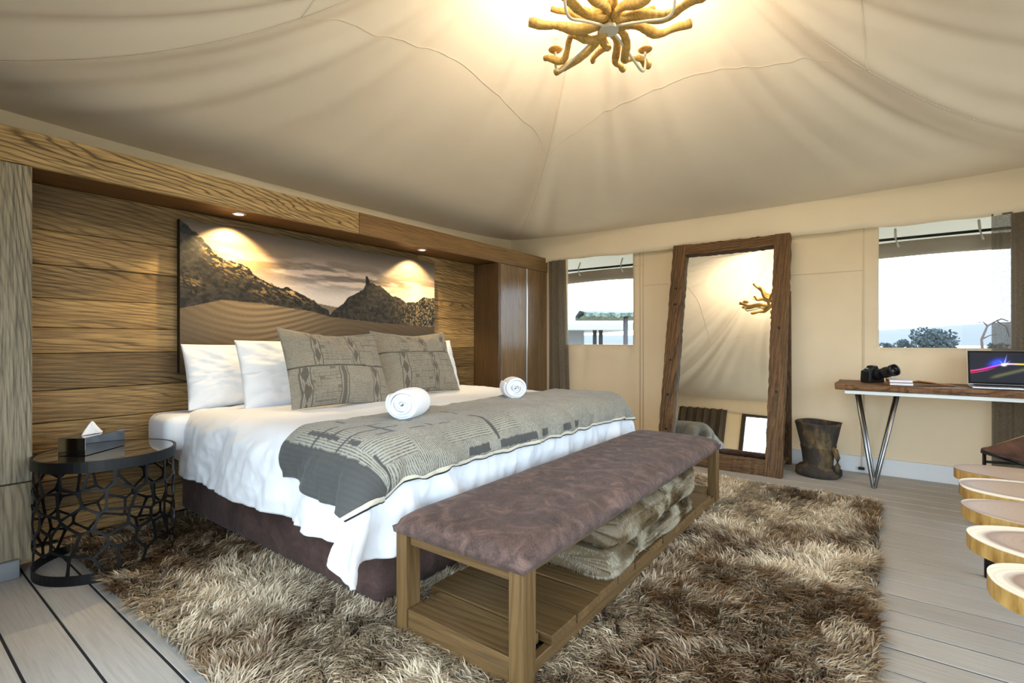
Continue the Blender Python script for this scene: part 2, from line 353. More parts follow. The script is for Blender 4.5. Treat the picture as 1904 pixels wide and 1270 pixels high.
# ------------------------------------------------------------------ tent ceiling
AX, AY, HX, HY = 2.45, 1.18, 2.69, 2.67
def ceil_z(X, Y):
    dx = (X-AX)/HX; dy = (Y-AY)/HY; ax = np.abs(dx); ay = np.abs(dy); r = np.maximum(ax, ay); w = np.minimum(ax, ay)/np.maximum(r, 1e-6)
    zc = 2.33+1.55*np.clip(1-r, 0, 1)**2.5
    hip = w**4
    zc = zc+.07*hip*r**3+.20*(1-w**1.6)*np.sin(np.pi*np.clip(r, 0, 1)**.85)-.02*(1-w)*sm(.7, 1, r)
    # stretch folds that run from the apex towards the eaves, strongest beside the hips
    face = np.where(ax > ay, np.where(dx > 0, 1, 2), np.where(dy > 0, 3, 4)); s = np.where(ax > ay, dy, dx)/np.maximum(r, .06)
    fold = 0
    for fc, amp, fr in ((1, .8, 5.), (2, 1.2, 5.), (3, 1.2, 4.), (4, 1.6, 4.)):
        g = (vn(s*fr+fc*13+r*1.2, r*.9+fc*3, fc)-.5)+.5*(vn(s*fr*2.7+fc*7+r*2, r*1.1, fc+1)-.5)
        fold = fold+np.where(face == fc, amp*g, 0)
    zc = zc-.055*np.exp(-((1-w)/.10)**2)*np.sin(np.pi*np.clip(r, 0, 1)**.9)
    zc = zc+fold*.105*np.sin(np.pi*np.clip(r*1.02, 0, 1))**.8*(.30+.70*np.abs(w)**1.2)*(1-w**10)
    # fine puckers high up by the apex
    zc = zc+.010*(vn(s*26+face*9, r*1.5, 2)-.5)*np.exp(-((r-.30)/.13)**2)
    return zc
nx = 260
gx = np.linspace(AX-HX, AX+HX, nx); gy = np.linspace(AY-HY, AY+HY, nx); GX, GY = np.meshgrid(gx, gy, indexing='ij')
ceiling = link('ceiling', mesh_np('ceiling', np.stack([GX, GY, ceil_z(GX, GY)], -1), grid_faces(nx, nx)), M['ceiling'], smooth=True)
tag(ceiling, 'draped beige canvas tent roof rising to the chandelier', kind='structure')
def cz(x, y): return float(ceil_z(np.array([x]), np.array([y]))[0])
def welt(pts, w=.006):
    B().tube([(x, y, cz(x, y)-.0025) for x, y in pts], w, 6, True, .22).build('seam', M['cseam'], ceiling, smooth=True)
for sx in (1, -1):
    for sy in (1, -1):
        welt([(AX+sx*HX*t, AY+sy*HY*t) for t in np.linspace(.03, .99, 60)], .005)
ring = []
RR = .415
for sx, sy, ux, uy in ((1, 0, 0, 1), (0, 1, -1, 0), (-1, 0, 0, -1), (0, -1, 1, 0)):
    rr = [RR-.012*(1-(t*t)) for t in np.linspace(-1, 1, 91)]
    welt([(AX+HX*(sx*q+ux*q*t), AY+HY*(sy*q+uy*q*t)) for q, t in zip(rr, np.linspace(-1, 1, 91))], .0035)
# outer fly roof that keeps the sky off the lining
fly = B()
ap = (AX, AY, 4.5)
cs = [(AX-3.0, AY-3.0, 2.45), (AX+3.95, AY-3.0, 2.06), (AX+3.95, AY+4.0, 2.06), (AX-3.0, AY+4.0, 2.3)]
fly.add([ap]+cs, [(0, 1, 2), (0, 2, 3), (0, 3, 4), (0, 4, 1)])
flyo = fly.build('roof', plain('fly_sheet', S(176, 178, 180), .8)); tag(flyo, 'pale outer fly sheet of the tent roof above the windows', kind='structure')

# valance strips below the eave
def strip(name, fn, label, n=170, m=None):
    u = np.linspace(0, 1, n); v = np.linspace(0, 1, 9); U, V = np.meshgrid(u, v, indexing='ij')
    o = link(name, mesh_np(name, fn(U, V), grid_faces(n, 9)), m or M['valance'], smooth=True); so = o.modifiers.new('t', 'SOLIDIFY'); so.thickness = .008
    return tag(o, label, kind='structure')
def val_back(U, V):
    Y = YR+(YL-YR)*U; zt = 2.46; zb = 2.065-.045*(1-U)+.006*np.sin(Y*5)+.004*np.sin(Y*13)
    return np.stack([XB-.045-.015*(1-V)-.014*(vn(Y*5, V*1.2, 1)-.5)*(1-V), Y, zb+(zt-zb)*V], -1)
strip('trim_1', val_back, 'cream canvas valance along the top of the end wall')
strip('trim_2', lambda U, V: np.stack([XF+(XB-XF)*U, np.full_like(U, YL-.03)+.006*(vn(U*20, V, 2)-.5), 2.02+.46*V], -1), 'cream canvas valance above the timber pelmet')
strip('trim_4', lambda U, V: np.stack([np.full_like(U, XF+.04), YR+(YL-YR)*U, 2.08+.02*np.sin(U*9)+.40*V], -1), 'cream canvas valance above the glazed doors')
strip('trim_5', lambda U, V: np.stack([XF+(XB-XF)*U, np.full_like(U, YR+.04), 2.08+.02*np.sin(U*9)+.40*V], -1), 'cream canvas valance above the side opening')

# ------------------------------------------------------------------ windows
def pane_window(name, axis, at_, a0, a1, z0, z1, fr, m, mull=(), label='', depth=.05, glassm=True):
    w = thing(name, label, None, (0, 0, 0), kind='structure')
    def bx(u0, u1, v0, v1, nm):
        b = B()
        if axis == 'X': b.box(at_-depth/2, at_+depth/2, u0, u1, v0, v1)
        else: b.box(u0, u1, at_-depth/2, at_+depth/2, v0, v1)
        b.build(nm, m, w, bevel=.003, seg=1)
    bx(a0, a0+fr, z0, z1, 'jamb'); bx(a1-fr, a1, z0, z1, 'jamb'); bx(a0+fr, a1-fr, z1-fr, z1, 'head'); bx(a0+fr, a1-fr, z0, z0+fr, 'sill')
    for q in mull: bx(q-fr/2, q+fr/2, z0+fr, z1-fr, 'mullion')
    if glassm:
        xs = [a0+fr]+[q+s*fr/2 for q in mull for s in (-1, 1)]+[a1-fr]
        for u0, u1 in zip(xs[::2], xs[1::2]):
            b = B()
            if axis == 'X': b.box(at_-.003, at_+.003, u0, u1, z0+fr, z1-fr)
            else: b.box(u0, u1, at_-.003, at_+.003, z0+fr, z1-fr)
            b.build('pane', M['glass'], w)
    return w
for nm, w, lab in (('window_1', W1, 'small canvas window beside the wardrobe, looking out on a neighbouring tent'), ('window_2', W2, 'canvas window above the desk, looking out on bushes and hills')):
    pane_window(nm, 'X', XB+.035, w[0]-.02, w[1]+.02, w[2]-.012, 2.10, .016, M['seam'], (), lab, .03)
fd = plain('dark_joinery', S(48, 36, 28), .4)
pane_window('door_1', 'X', XF-.0, -1.07, 2.04, 0, 2.10, .07, fd, (.48,), 'dark framed glazed doors behind the camera, reflected in the mirror')
pane_window('door_2', 'Y', YR-.0, .68, 3.97, 0, 2.10, .07, fd, (1.78, 2.86), 'dark framed glazed opening on the desk side of the tent')
# rolled-up canvas flaps outside the windows with their straps
for w, lab in ((W1, 'rolled up canvas flap hanging outside the window beside the wardrobe'), (W2, 'rolled up canvas flap hanging outside the window above the desk')):
    t = thing('window_flap', lab, 'window flap', (XB+.14, (w[0]+w[1])/2, 1.86)); L = (w[1]-w[0])/2+.12
    n = 40; ys = np.linspace(-L, L, n); an = np.linspace(0, 2*np.pi, 25); A, Yg = np.meshgrid(an, ys, indexing='ij')
    rr = .06+.006*(vn(A*2, Yg*4, 3)-.5); V = np.stack([rr*np.cos(A), Yg, 1.05*rr*np.sin(A)+.012*np.cos(Yg*3)], -1)
    link('canvas_roll', mesh_np('canvas_roll', V, grid_faces(25, n)), canvas('flap_canvas', S(150, 140, 128), .1, .1), t, smooth=True)
    B().tube([(.0, -L, .10), (.0, L, .10)], .012, 8).build('pole', M['iron'], t, smooth=True)
    for s in (-.45, .55):
        B().tube([(-.02, s*L, .18), (-.072, s*L, .10), (-.074, s*L-.012, .04), (-.05, s*L-.02, .02)], .010, 6, True, 1).build('strap', M['rail'], t, smooth=True)

# ------------------------------------------------------------------ timber pelmet over the bed (beam)
YP, YW = 3.27, 3.61
pel = thing('trim_3', 'timber pelmet beam above the bed with recessed downlights', None, (0, 0, 0), kind='structure')
B().box(XF+.02, 2.386, YP, YP+.03, 1.94, 2.108).build('face_board', M['oak'], pel, bevel=.003, seg=1)
B().box(2.390, XB-.02, YP, YP+.03, 1.94, 2.108).build('face_board', M['oak2'], pel, bevel=.003, seg=1)
B().box(XF+.02, XB-.02, YP+.032, YL-.05, 1.945, 1.965).build('soffit', M['soffit'], pel)
B().box(XF+.02, XB-.02, YP+.032, YL-.05, 2.085, 2.105).build('top_board', M['soffit'], pel)
# downlights
for i, (dx, dy, lab) in enumerate(((1.548, 3.415, 'round recessed downlight above the left part of the landscape print'), (3.164, 3.40, 'round recessed downlight above the right end of the landscape print'))):
    t = thing('downlight', lab, 'downlight', (dx, dy, 1.945), group='downlights in the pelmet')
    B().lathe([(.030, -.001), (.030, -.006), (.044, -.006), (.046, -.002), (.046, .004), (.030, .004)], 28, cap=False).build('trim_ring', M['alu'], t, smooth=True)
    B().lathe([(.029, -.003), (.0285, -.001), (.029, .001)], 24).build('lens', M['led'], t)
    lp = lamp('downlight_lamp', 'SPOT', (dx, dy, 1.925), SPOT_W, SPOTC, .012, (math.radians(13), 0, 0), math.radians(112), .4)

# reclaimed plank cladding, parts of the wall
rows = [0.0, .15, .30, .44, .61, .795, .945, 1.08, 1.24, 1.435, 1.675, 1.945]
zr = [.02, .19, .345, .50, .66, .835, 1.035, 1.175, 1.335, 1.515, 1.70, 1.945]
for a, b in zip(zr[:-1], zr[1:]):
    js = [.45] + ([] if rnd.random() < .35 else [rnd.choice([1.9, 2.3, 2.9, 3.3])]) + [4.13]
    for u0, u1 in zip(js[:-1], js[1:]):
        yo = rnd.uniform(0, .004)
        B().box(-(u1-u0)/2+.001, (u1-u0)/2-.001, 0, .025, -(b-a)/2+.0015, (b-a)/2-.0015).build('plank', M['plank'], wall_left, ((u0+u1)/2, YW-yo, (a+b)/2), bevel=.003, seg=1)
B().box(.40, 4.13, YW+.03, YW+.05, 0, 1.95).build('backing_board', M['gap'], wall_left)

# ------------------------------------------------------------------ canvas print
def make_print():
    U0, U1, Z0, Z1 = 1.255, 3.475, .90, 1.875
    nu, nv = 520, 230
    u = np.linspace(0, 1, nu); v = np.linspace(0, 1, nv); U, V = np.meshgrid(u, v, indexing='ij')
    def I(pts): a = np.array(pts); return np.interp(u, a[:, 0], a[:, 1])[:, None]
    jag = (fbm(U*60, U*0+3, 1)-.5)
    ridge = I([(0, .99), (.053, .906), (.086, .826), (.123, .768), (.148, .758), (.189, .739), (.205, .682), (.237, .652), (.293, .614), (.329, .614), (.39, .56), (.429, .505), (.473, .454), (.5, .2), (1, .2)])+jag*.03
    rm = I([(0, .1), (.46, .40), (.483, .442), (.525, .518), (.576, .612), (.622, .665), (.632, .70), (.628, .775), (.641, .784), (.657, .724), (.71, .697), (.753, .643), (.806, .604), (.843, .577), (.9, .594), (.939, .641), (1, .65)])+jag*.03
    dune = I([(0, .42), (.109, .49), (.221, .488), (.341, .459), (.403, .447), (.483, .407), (.7, .375), (1, .35)])
    col = np.zeros((nu, nv, 3))
    t = np.clip((V-.5)/.5, 0, 1)[..., None]
    sky = (1-t)*np.array([.52, .43, .38])+t*np.array([.085, .062, .045])
    sky = sky+np.array([.30, .27, .25])*np.exp(-((V-.55)/.10)**2)[..., None]
    cl = fbm(U*9+V*4, V*26, 2, 5); band = np.exp(-((V-(.80-.12*(U-.15)))/.10)**2)
    m = (sm(.48, .62, cl)*band)[..., None]; sky = sky*(1-m*.75)+m*.75*np.array([.10, .075, .055])
    m = (sm(.50, .60, 1-cl)*np.exp(-((V-.72)/.09)**2))[..., None]; sky = sky+m*np.array([.30, .22, .17])
    for su, sv, a in ((.125, .775, 1.0), (.90, .62, 1.1)):
        g = np.exp(-(((U-su)/.055)**2+((V-sv)/.055)**2)); g2 = np.exp(-(((U-su)/.14)**2+((V-sv)/.12)**2))
        sky = sky+a*g[..., None]*np.array([.50, .34, .15])+a*g2[..., None]*np.array([.34, .18, .04])*(.5+cl[..., None])
    col[:] = sky
    far = (V < .50+.015*np.sin(U*20))[..., None]; col = np.where(far, np.array([.20, .145, .10]), col)
    rock = fbm(U*95, V*48, 4, 5)**2*1.9; lit = sm(.55, .66, fbm(U*120+V*95, V*44-U*38, 5, 5))*(.35+.65*sm(.42, .6, fbm(U*22, V*12, 3, 3)))
    edge = np.exp(-np.clip(ridge-V, 0, 9)/.055)
    rc = (rock[..., None]*.035)*np.array([1, .85, .7])+(lit*edge*sm(.02, .1, U)*(1-sm(.30, .45, U)))[..., None]*np.array([.95, .62, .25])
    rc = rc+(lit*np.exp(-(((U-.03)/.03)**2+((V-.60)/.06)**2)))[..., None]*np.array([.4, .26, .1])
    col = np.where((V < ridge)[..., None], rc, col)
    r2 = rock[..., None]*.04*np.array([1, .85, .65])+(sm(.52, .68, fbm(U*190, V*95, 6, 3))*sm(.72, .95, U))[..., None]*np.array([.30, .22, .10])
    col = np.where((V < rm)[..., None], r2, col)
    rip = np.sin((V*1.0+.12*np.cos(U*7-1.2)+.05*vn(U*6, V*6, 3))*150+U*30)
    amp = np.exp(-((U-.30)/.16)**2)*.75+.22
    dc = np.array([.15, .105, .058])*(1+.36*amp*rip)[..., None]*(.55+.9*np.exp(-((U-.25)/.25)**2))[..., None]
    dc = dc*(.45+.55*sm(0, .45, V))[..., None]
    col = np.where((V < dune)[..., None], dc, col)
    col = np.clip(col*1.0, 0, 1)*(.92+.16*rng.random((nu, nv, 1)))
    X = U0+(U1-U0)*U; Z = Z0+(Z1-Z0)*V
    t = thing('canvas_print', 'wide landscape canvas print of rocky desert dunes at sunset above the bed', 'picture', (2.365, YW-.006, Z0))
    me = mesh_np('print_face', np.stack([X-2.365, np.full_like(X, -.048), Z-Z0], -1), grid_faces(nu, nv)); attr_col(me, np.clip(col, 0, 1).reshape(-1, 3)); link('print_face', me, M['print'], t)
    b = B().box(U0-2.365, U1-2.365, -.047, -.002, 0, Z1-Z0); b.build('stretcher', plain('print_edge', S(24, 22, 20), .6), t)
make_print()

# ------------------------------------------------------------------ wardrobes
wl = thing('wardrobe', 'grey oak wardrobe at the left edge beside the metal side table', 'wardrobe', (.15, 3.25, 0))
B().box(-.36, .375, .022, .33, .09, 1.935).build('carcass', M['side'], wl)
B().box(-.36, .376, -.004, .02, .438, 1.932).build('door', M['greyoak'], wl, bevel=.003, seg=1)
B().box(-.36, .376, -.004, .02, .062, .432).build('drawer_front', M['greyoak_x'], wl, bevel=.003, seg=1)
B().box(-.36, .33, -.03, .30, 0, .085).build('plinth', M['plinth'], wl, bevel=.002, seg=1)
wr = thing('wardrobe', 'brown oak wardrobe with two tall doors in the far corner beside the curtain', 'wardrobe', (4.62, 3.27, 0))
B().box(-.485, -.445, .0, .54, 0, 1.94).build('side_panel', M['side'], wr, bevel=.002, seg=1)
B().box(-.444, .46, .03, .33, .0, 1.94).build('carcass', M['side'], wr)
for u0, u1 in ((-.443, .030), (.058, .46)):
    d = B().box(u0, u1, .0, .026, .06, 1.935).build('door', M['door'], wr, bevel=.002, seg=1)
B().box(.033, .055, -.003, .02, .06, 1.935).build('handle_strip', M['alu'], wr, bevel=.002, seg=1)
B().box(-.443, .46, .012, .03, 0, .058).build('plinth', M['side'], wr)

# ------------------------------------------------------------------ bed
bed = thing('bed', 'wide upholstered bed base in brown suede standing on the shag rug', 'bed', (2.365, 2.6, 0))
B().box(-1.10, 1.10, -.985, .98, .035, .345).build('base', M['suede_d'], bed, bevel=.05, seg=4, smooth=True)
for sx in (-1, 1):
    for yy in (-.9, .9): B().lathe([(.03, 0), (.04, .035), (.04, .05)], 16, (sx*1.02, yy, 0)).build('foot', M['black'], bed, smooth=True)
mt = B().box(-1.165, 1.165, -1.02, .985, .345, .655).build('mattress', M['sheet'], bed, bevel=.09, seg=5, smooth=True); mt['label'] = 'white sheeted mattress'
B().box(-1.285, -.9, .66, .985, .46, .668).build('folded_sheet', M['sheet'], bed, bevel=.075, seg=5, smooth=True)

# cloth relaxation over a rounded box (position based, on a regular grid)
def drape():
    h = .032; x0, x1, y0, y1 = 1.20-.352, 3.53+.352, 1.58-.365, 3.33
    nxx = int((x1-x0)/h)+1; nyy = int((y1-y0)/h)+1
    X, Y = np.meshgrid(np.linspace(x0, x1, nxx), np.linspace(y0, y1, nyy), indexing='ij'); hx = (x1-x0)/(nxx-1); hy = (y1-y0)/(nyy-1)
    P = np.stack([X, Y, np.full_like(X, .72)+.01*vn(X*5, Y*5, 2)], -1); Q = P.copy()
    cen = np.array([2.365, 2.583, .40]); half = np.array([1.165, 1.003, .255]); rr = .09; th = .036
    fixed = (Y > 3.25) & (X > 1.3) & (X < 3.43)
    # rounded sheet corners: rest lengths follow the cut of the cloth
    ex = np.maximum(np.maximum(1.20-X, X-3.53), 0); ey = np.maximum(1.58-Y, 0); cut = np.minimum(ex, ey)
    P[..., 0] += np.sign(2.365-X)*cut*.22; P[..., 1] += cut*.22
    Q = P.copy()
    def sl(a0, a1): return a0, a1
    prs = [((slice(1, None), slice(None)), (slice(None, -1), slice(None)), .5), ((slice(None), slice(1, None)), (slice(None), slice(None, -1)), .5),
           ((slice(1, None), slice(1, None)), (slice(None, -1), slice(None, -1)), .25), ((slice(1, None), slice(None, -1)), (slice(None, -1), slice(1, None)), .25),
           ((slice(3, None), slice(None)), (slice(None, -3), slice(None)), .16), ((slice(None), slice(3, None)), (slice(None), slice(None, -3)), .16)]
    pairs = [(a, b, np.linalg.norm((P[a]-P[b])*np.array([1, 1, 0]), axis=-1, keepdims=True), k) for a, b, k in prs]
    P0 = P.copy()
    for st in range(150):
        vel = (P-Q)*.965; Q = P.copy(); P = P+vel; P[..., 2] -= .0006
        for it in range(18):
            D = np.zeros_like(P)
            for a, b, L, k in pairs:
                d = P[a]-P[b]; l = np.linalg.norm(d, axis=-1, keepdims=True)+1e-9; c = d*((l-L)/l)*k*.5
                D[a] -= c; D[b] += c
            P = P+D*.8
            q = P-cen; a = np.abs(q)-(half-rr); o = np.maximum(a, 0); dist = np.linalg.norm(o, axis=-1)+np.minimum(a.max(-1), 0)-rr
            n = np.sign(q)*o; nl = np.linalg.norm(n, axis=-1, keepdims=True); n = np.where(nl > 1e-6, n/np.maximum(nl, 1e-6), np.array([0, 0, 1.]))
            pen = np.maximum(th-dist, 0)[..., None]; P = P+n*pen
            hit = (pen[..., 0] > 0)&(n[..., 2] > .8)
            P[..., :2] = np.where(hit[..., None], Q[..., :2]+(P[..., :2]-Q[..., :2])*.3, P[..., :2])
            P[fixed, :2] = P0[fixed, :2]
            P[..., 2] = np.maximum(P[..., 2], .05); P[..., 1] = np.where((P[..., 0] > 1.19) & (P[..., 2] < .47), np.maximum(P[..., 1], 1.485), P[..., 1])
    return P, X, Y
DP, DX, DY = drape()
def upsample(P, k):
    def up(A, ax):
        n = A.shape[ax]; t = np.linspace(0, n-1, (n-1)*k+1); i = np.clip(np.floor(t).astype(int), 0, n-2); f = t-i
        g = lambda j: np.take(A, np.clip(j, 0, n-1), ax); sh = [1]*A.ndim; sh[ax] = -1; f = f.reshape(sh)
        p0, p1, p2, p3 = g(i-1), g(i), g(i+1), g(i+2)
        return .5*((2*p1)+(-p0+p2)*f+(2*p0-5*p1+4*p2-p3)*f**2+(-p0+3*p1-3*p2+p3)*f**3)
    return up(up(P, 0), 1)
def normals(P):
    du = np.gradient(P, axis=0); dv = np.gradient(P, axis=1); n = np.cross(du, dv); return n/(np.linalg.norm(n, axis=-1, keepdims=True)+1e-9)
UP = upsample(DP, 3); UX = upsample(DX[..., None], 3)[..., 0]; UY = upsample(DY[..., None], 3)[..., 0]
UN = normals(UP)
def duvet_disp(X, Y, n):
    side = sm(.25, .95, 1-np.abs(n[..., 2])); nx_ = np.abs(n[..., 0]); ny_ = np.abs(n[..., 1]); k = nx_/(nx_+ny_+1e-6)
    a = fbm(Y*5.5+X*2.6, X*2.2+Y*.8, 1, 3)-.5; b = fbm(X*6.5-Y*1.5, Y*2.0, 2, 3)-.5; top = fbm(X*4+Y*2, Y*3.2-X, 4, 4)-.5
    fine = fbm(X*16+Y*9, Y*15-X*8, 5, 3)-.5
    return side*(k*a+(1-k)*b)*.085+top*.020*(1-side)+fine*(.006+.014*side)
DUV = UP+UN*duvet_disp(UX, UY, UN)[..., None]
dn = link('duvet', mesh_np('duvet', DUV, grid_faces(*DUV.shape[:2])), M['sheet'], smooth=True)
so = dn.modifiers.new('t', 'SOLIDIFY'); so.thickness = .018; so.offset = -1
tag(dn, 'white cotton duvet draped over the bed with its near corner hanging', 'duvet')

# woven throw lying across the foot of the duvet: its own sheet, laid on the duvet surface
def throw():
    nu, nv = 460, 140
    s0, s1, t0, t1 = 1.03, 3.74, 1.455, 2.13
    a = np.linspace(0, 1, nu); b = np.linspace(0, 1, nv); A, Bv = np.meshgrid(a, b, indexing='ij')
    s = s0+(s1-s0)*A+.012*np.sin(Bv*9)-.03*(1-Bv)*(1-A)**8
    edge = .034*(fbm(A*13, A*0+5, 2, 3)-.5)+.016*(np.abs(((A*17+.6*vn(A*6, A*0, 3)) % 1)-.5)-.25); t = t0+(t1-t0)*Bv+edge*(1-Bv)+.05*A*(Bv-.2)*0
    gi = (s-UX[0, 0])/(UX[-1, 0]-UX[0, 0])*(UX.shape[0]-1); gj = (t-UY[0, 0])/(UY[0, -1]-UY[0, 0])*(UX.shape[1]-1)
    def samp(G):
        i = np.clip(np.floor(gi).astype(int), 0, G.shape[0]-2); j = np.clip(np.floor(gj).astype(int), 0, G.shape[1]-2); fi = (gi-i)[..., None]; fj = (gj-j)[..., None]
        return (G[i, j]*(1-fi)+G[i+1, j]*fi)*(1-fj)+(G[i, j+1]*(1-fi)+G[i+1, j+1]*fi)*fj
    N = samp(UN); N /= np.linalg.norm(N, axis=-1, keepdims=True)
    hgt = .014+.016*fbm(s*6, t*5, 5, 3)+.010*np.abs(np.sin(A*30+2*vn(A*9, Bv*2, 1)))*(1-Bv)**3
    P = samp(DUV)+N*hgt[..., None]
    # woven pattern in the cloth's own coordinates
    x = (s-s0); y = (t-t0)
    lo = np.array(S(72, 71, 66)); hi = np.array(S(190, 184, 166)); mid = np.array(S(120, 117, 104))
    warp = .10*vn(x*9, y*9, 2); phase = x/.0105+warp; cellr = vn(np.floor(x/.19)*3.7, np.floor(y/.13+.3)*5.3, 4)
    horiz = (cellr > .60) & (x < 1.1); phase = np.where(horiz, y/.0105+warp, phase)
    con = .55+.45*fbm(x*16, y*16, 6, 3)
    dark = (x < .150)*1.0
    for q in (.20, .36, .58, .9): dark = np.maximum(dark, (np.abs(x-q) < .011)*(vn(x*0+q*9, np.floor(y/.07), 2) > .5))
    for q in (.22, .30, .40, .47): dark = np.maximum(dark, (np.abs(y-q) < .007)*(x < .7)*(vn(np.floor(x/.09), y*0+q*31, 3) > .45))
    dark = np.maximum(dark, ((y > .032) & (y < .065) & (x > .5) & (x < 1.7) & (vn(np.floor(x/.075)*5.7, y*0, 4) > .45))*1.0)
    col = np.broadcast_to(np.array(S(164, 161, 148)), x.shape+(3,))*(.85+.25*fbm(x*5, y*5, 2, 3))[..., None]
    col = np.where((dark > .5)[..., None], np.array(S(82, 82, 80)), col); con = np.where(dark > .5, .25, con)
    phase = np.where(x < .15, x/.02, phase)
    t_ = thing('throw', 'grey woven throw with line pattern and cream hem across the foot of the bed', 'throw', (2.365, 1.8, 0)); off = np.array([2.365, 1.8, 0])
    def piece(nm, j0, j1, m, c=None, dz=0):
        q = P[:, j0:j1+1]-off+N[:, j0:j1+1]*dz; me = mesh_np(nm, q, grid_faces(nu, j1-j0+1))
        if c is not None: attr_col(me, c[:, j0:j1+1].reshape(-1, 3)); attr_par(me, phase[:, j0:j1+1], con[:, j0:j1+1])
        o = link(nm, me, m, t_, smooth=True); z = o.modifiers.new('t', 'SOLIDIFY'); z.thickness = .005; z.offset = 1
    piece('woven_cloth', 4, nv-1, M['pattern'], col); piece('hem', 1, 4, M['hem']); piece('stitched_edge', 0, 1, M['hemb'])
throw()

# pillows and cushions
def pillow(name, w, h, th, m, parent, seed=0, pinch=.06, n=70, colfn=None, sag=0):
    u = np.linspace(-1, 1, n); U, V = np.meshgrid(u, u, indexing='ij')
    prof = np.clip((1-np.abs(U)**2.2)*(1-np.abs(V)**2.2), 0, 1)**.62
    edgeU = 1-pinch*(1-V**2)*1.0; edgeV = 1-pinch*(1-U**2)*1.2
    X = U*w/2*edgeU; Z = V*h/2*edgeV
    Z = Z-sag*(1-np.abs(U))*(V > 0)*V*.05
    wr = (fbm(U*3+seed*3, V*3+seed, seed, 4)-.5)*.045+(vn(np.arctan2(V, U)*7+seed, np.hypot(U, V)*2, seed+2)-.5)*.035*sm(.4, 1.0, np.hypot(U, V))
    Yf = -(th/2*prof+wr*prof**.5); Yb = th/2*prof*.9
    V3 = np.concatenate([np.stack([X, Yf, Z+h/2], -1).reshape(-1, 3), np.stack([X, Yb, Z+h/2], -1).reshape(-1, 3)])
    g = grid_faces(n, n); F = np.concatenate([g[:, ::-1], g+n*n])
    me = mesh_np(name, V3, F)
    if colfn is not None:
        c, pa, pb = colfn(U, V); c = c.reshape(-1, 3); attr_col(me, np.concatenate([c, c])); attr_par(me, np.concatenate([pa.ravel()]*2), np.concatenate([pb.ravel()]*2))
    bm = bmesh.new(); bm.from_mesh(me); bmesh.ops.remove_doubles(bm, verts=bm.verts, dist=1e-5); bmesh.ops.recalc_face_normals(bm, faces=bm.faces); bm.to_mesh(me); bm.free()
    return link(name, me, m, parent, smooth=True)
def put_pillow(name, label, cat, x, y, z, w, h, th, tilt, rz=0, roll=0, group=None, m=None, colfn=None, seed=0, pinch=.06, n=70, sag=0):
    o = pillow(name, w, h, th, m or M['sheet'], None, seed, pinch, n, colfn, sag); o.location = (x, y, z); o.rotation_euler = (-tilt, roll, rz); return tag(o, label, cat, group)
BT = .69
put_pillow('pillow', 'white pillow furthest left, standing against the print beside the side table', 'pillow', 1.60, 3.36, BT-.01, .74, .42, .19, math.radians(16), 0, 0, 'white bed pillows', seed=1, pinch=.03)
put_pillow('pillow', 'white pillow in front of the leftmost one, half hidden by the left patterned cushion', 'pillow', 1.83, 3.10, BT-.01, .78, .45, .20, math.radians(18), .0, 0, 'white bed pillows', seed=2, pinch=.03)
put_pillow('pillow', 'white pillow behind the right patterned cushion, only its edges showing', 'pillow', 3.00, 3.16, BT-.01, .84, .45, .20, math.radians(17), .0, 0, 'white bed pillows', seed=3, pinch=.03)
def tribal(seed):
    def fn(U, V):
        x = (U+1)*.35; y = (V+1)*.26; lo = np.array(S(78, 72, 62)); hi = np.array(S(176, 166, 146)); mid = np.array(S(122, 114, 98))
        r = np.random.default_rng(seed)
        ymid = (.245, .33)[seed-1]; up = y > ymid
        secs_up = ((.0, .15, 0), (.15, .205, 2), (.205, .42, 1), (.42, .48, 2), (.48, .9, 3)) if seed == 1 else ((0, .10, 0), (.10, .36, 1), (.36, .42, 2), (.42, .60, 0), (.60, .65, 2), (.65, .9, 1))
        secs_dn = ((.0, .05, 0), (.05, .12, 2), (.12, .30, 1), (.30, .36, 4), (.36, .55, 0), (.55, .61, 2), (.61, .9, 3)) if seed == 1 else ((0, .14, 0), (.14, .205, 2), (.205, .42, 1), (.42, .475, 2), (.475, .9, 3))
        dark = (np.abs(y-ymid) < .005)*1.0; phase = y/.0088; con = np.full_like(x, .62)
        for secs, msk in ((secs_up, up), (secs_dn, ~up)):
            for a, b, kind in secs:
                inb = (x >= a) & (x < b) & msk; q = (a+b)/2; hw = (b-a)/2
                if kind == 2:
                    zz = np.abs(((y/.12+.3) % 1)-.5)*2; dark = np.where(inb & (np.abs(x-q) < hw*.72*zz), .8, dark)
                    phase = np.where(inb, x/.011, phase)
                if kind in (2, 4): dark = np.where(inb & (np.abs(np.abs(x-q)-hw*.9) < .0035), .8, dark)
                if kind == 4: dark = np.where(inb & (np.abs(x-q) < hw*.45), .75, dark)
                if kind in (1, 3):
                    cw, chh = (.034, .022) if kind == 1 else (.075, .05); jx = np.floor(x/cw).astype(int); jy = np.floor(y/chh).astype(int); g = r.random((60, 60))[jx % 60, jy % 60]; vx = (x/cw) % 1; vy = (y/chh) % 1; lw = .0032 if kind == 1 else .006
                    dark = np.where(inb & (vy < lw/chh) & (g > .35), .65, dark); dark = np.where(inb & (vx < lw/cw) & (g > (.55 if kind == 1 else .3)), .65, dark)
                    if kind == 1: dark = np.where(inb & (g > .95), .6, dark)
        c = np.broadcast_to(np.array(S(150, 142, 126)), x.shape+(3,))*(.88+.22*fbm(x*14, y*14, seed, 3))[..., None]
        c = c*(1-dark[..., None])+np.array(S(76, 72, 64))*dark[..., None]
        return np.clip(c, 0, 1), phase, np.where(dark > .3, .2, con)
    return fn
put_pillow('cushion', 'left grey patterned cushion leaning on the white pillows', 'cushion', 1.895, 2.73, BT+.0, .72, .53, .17, math.radians(24), -.02, .035, 'grey patterned cushions', M['pattern'], tribal(1), 4, .05, 210, .6)
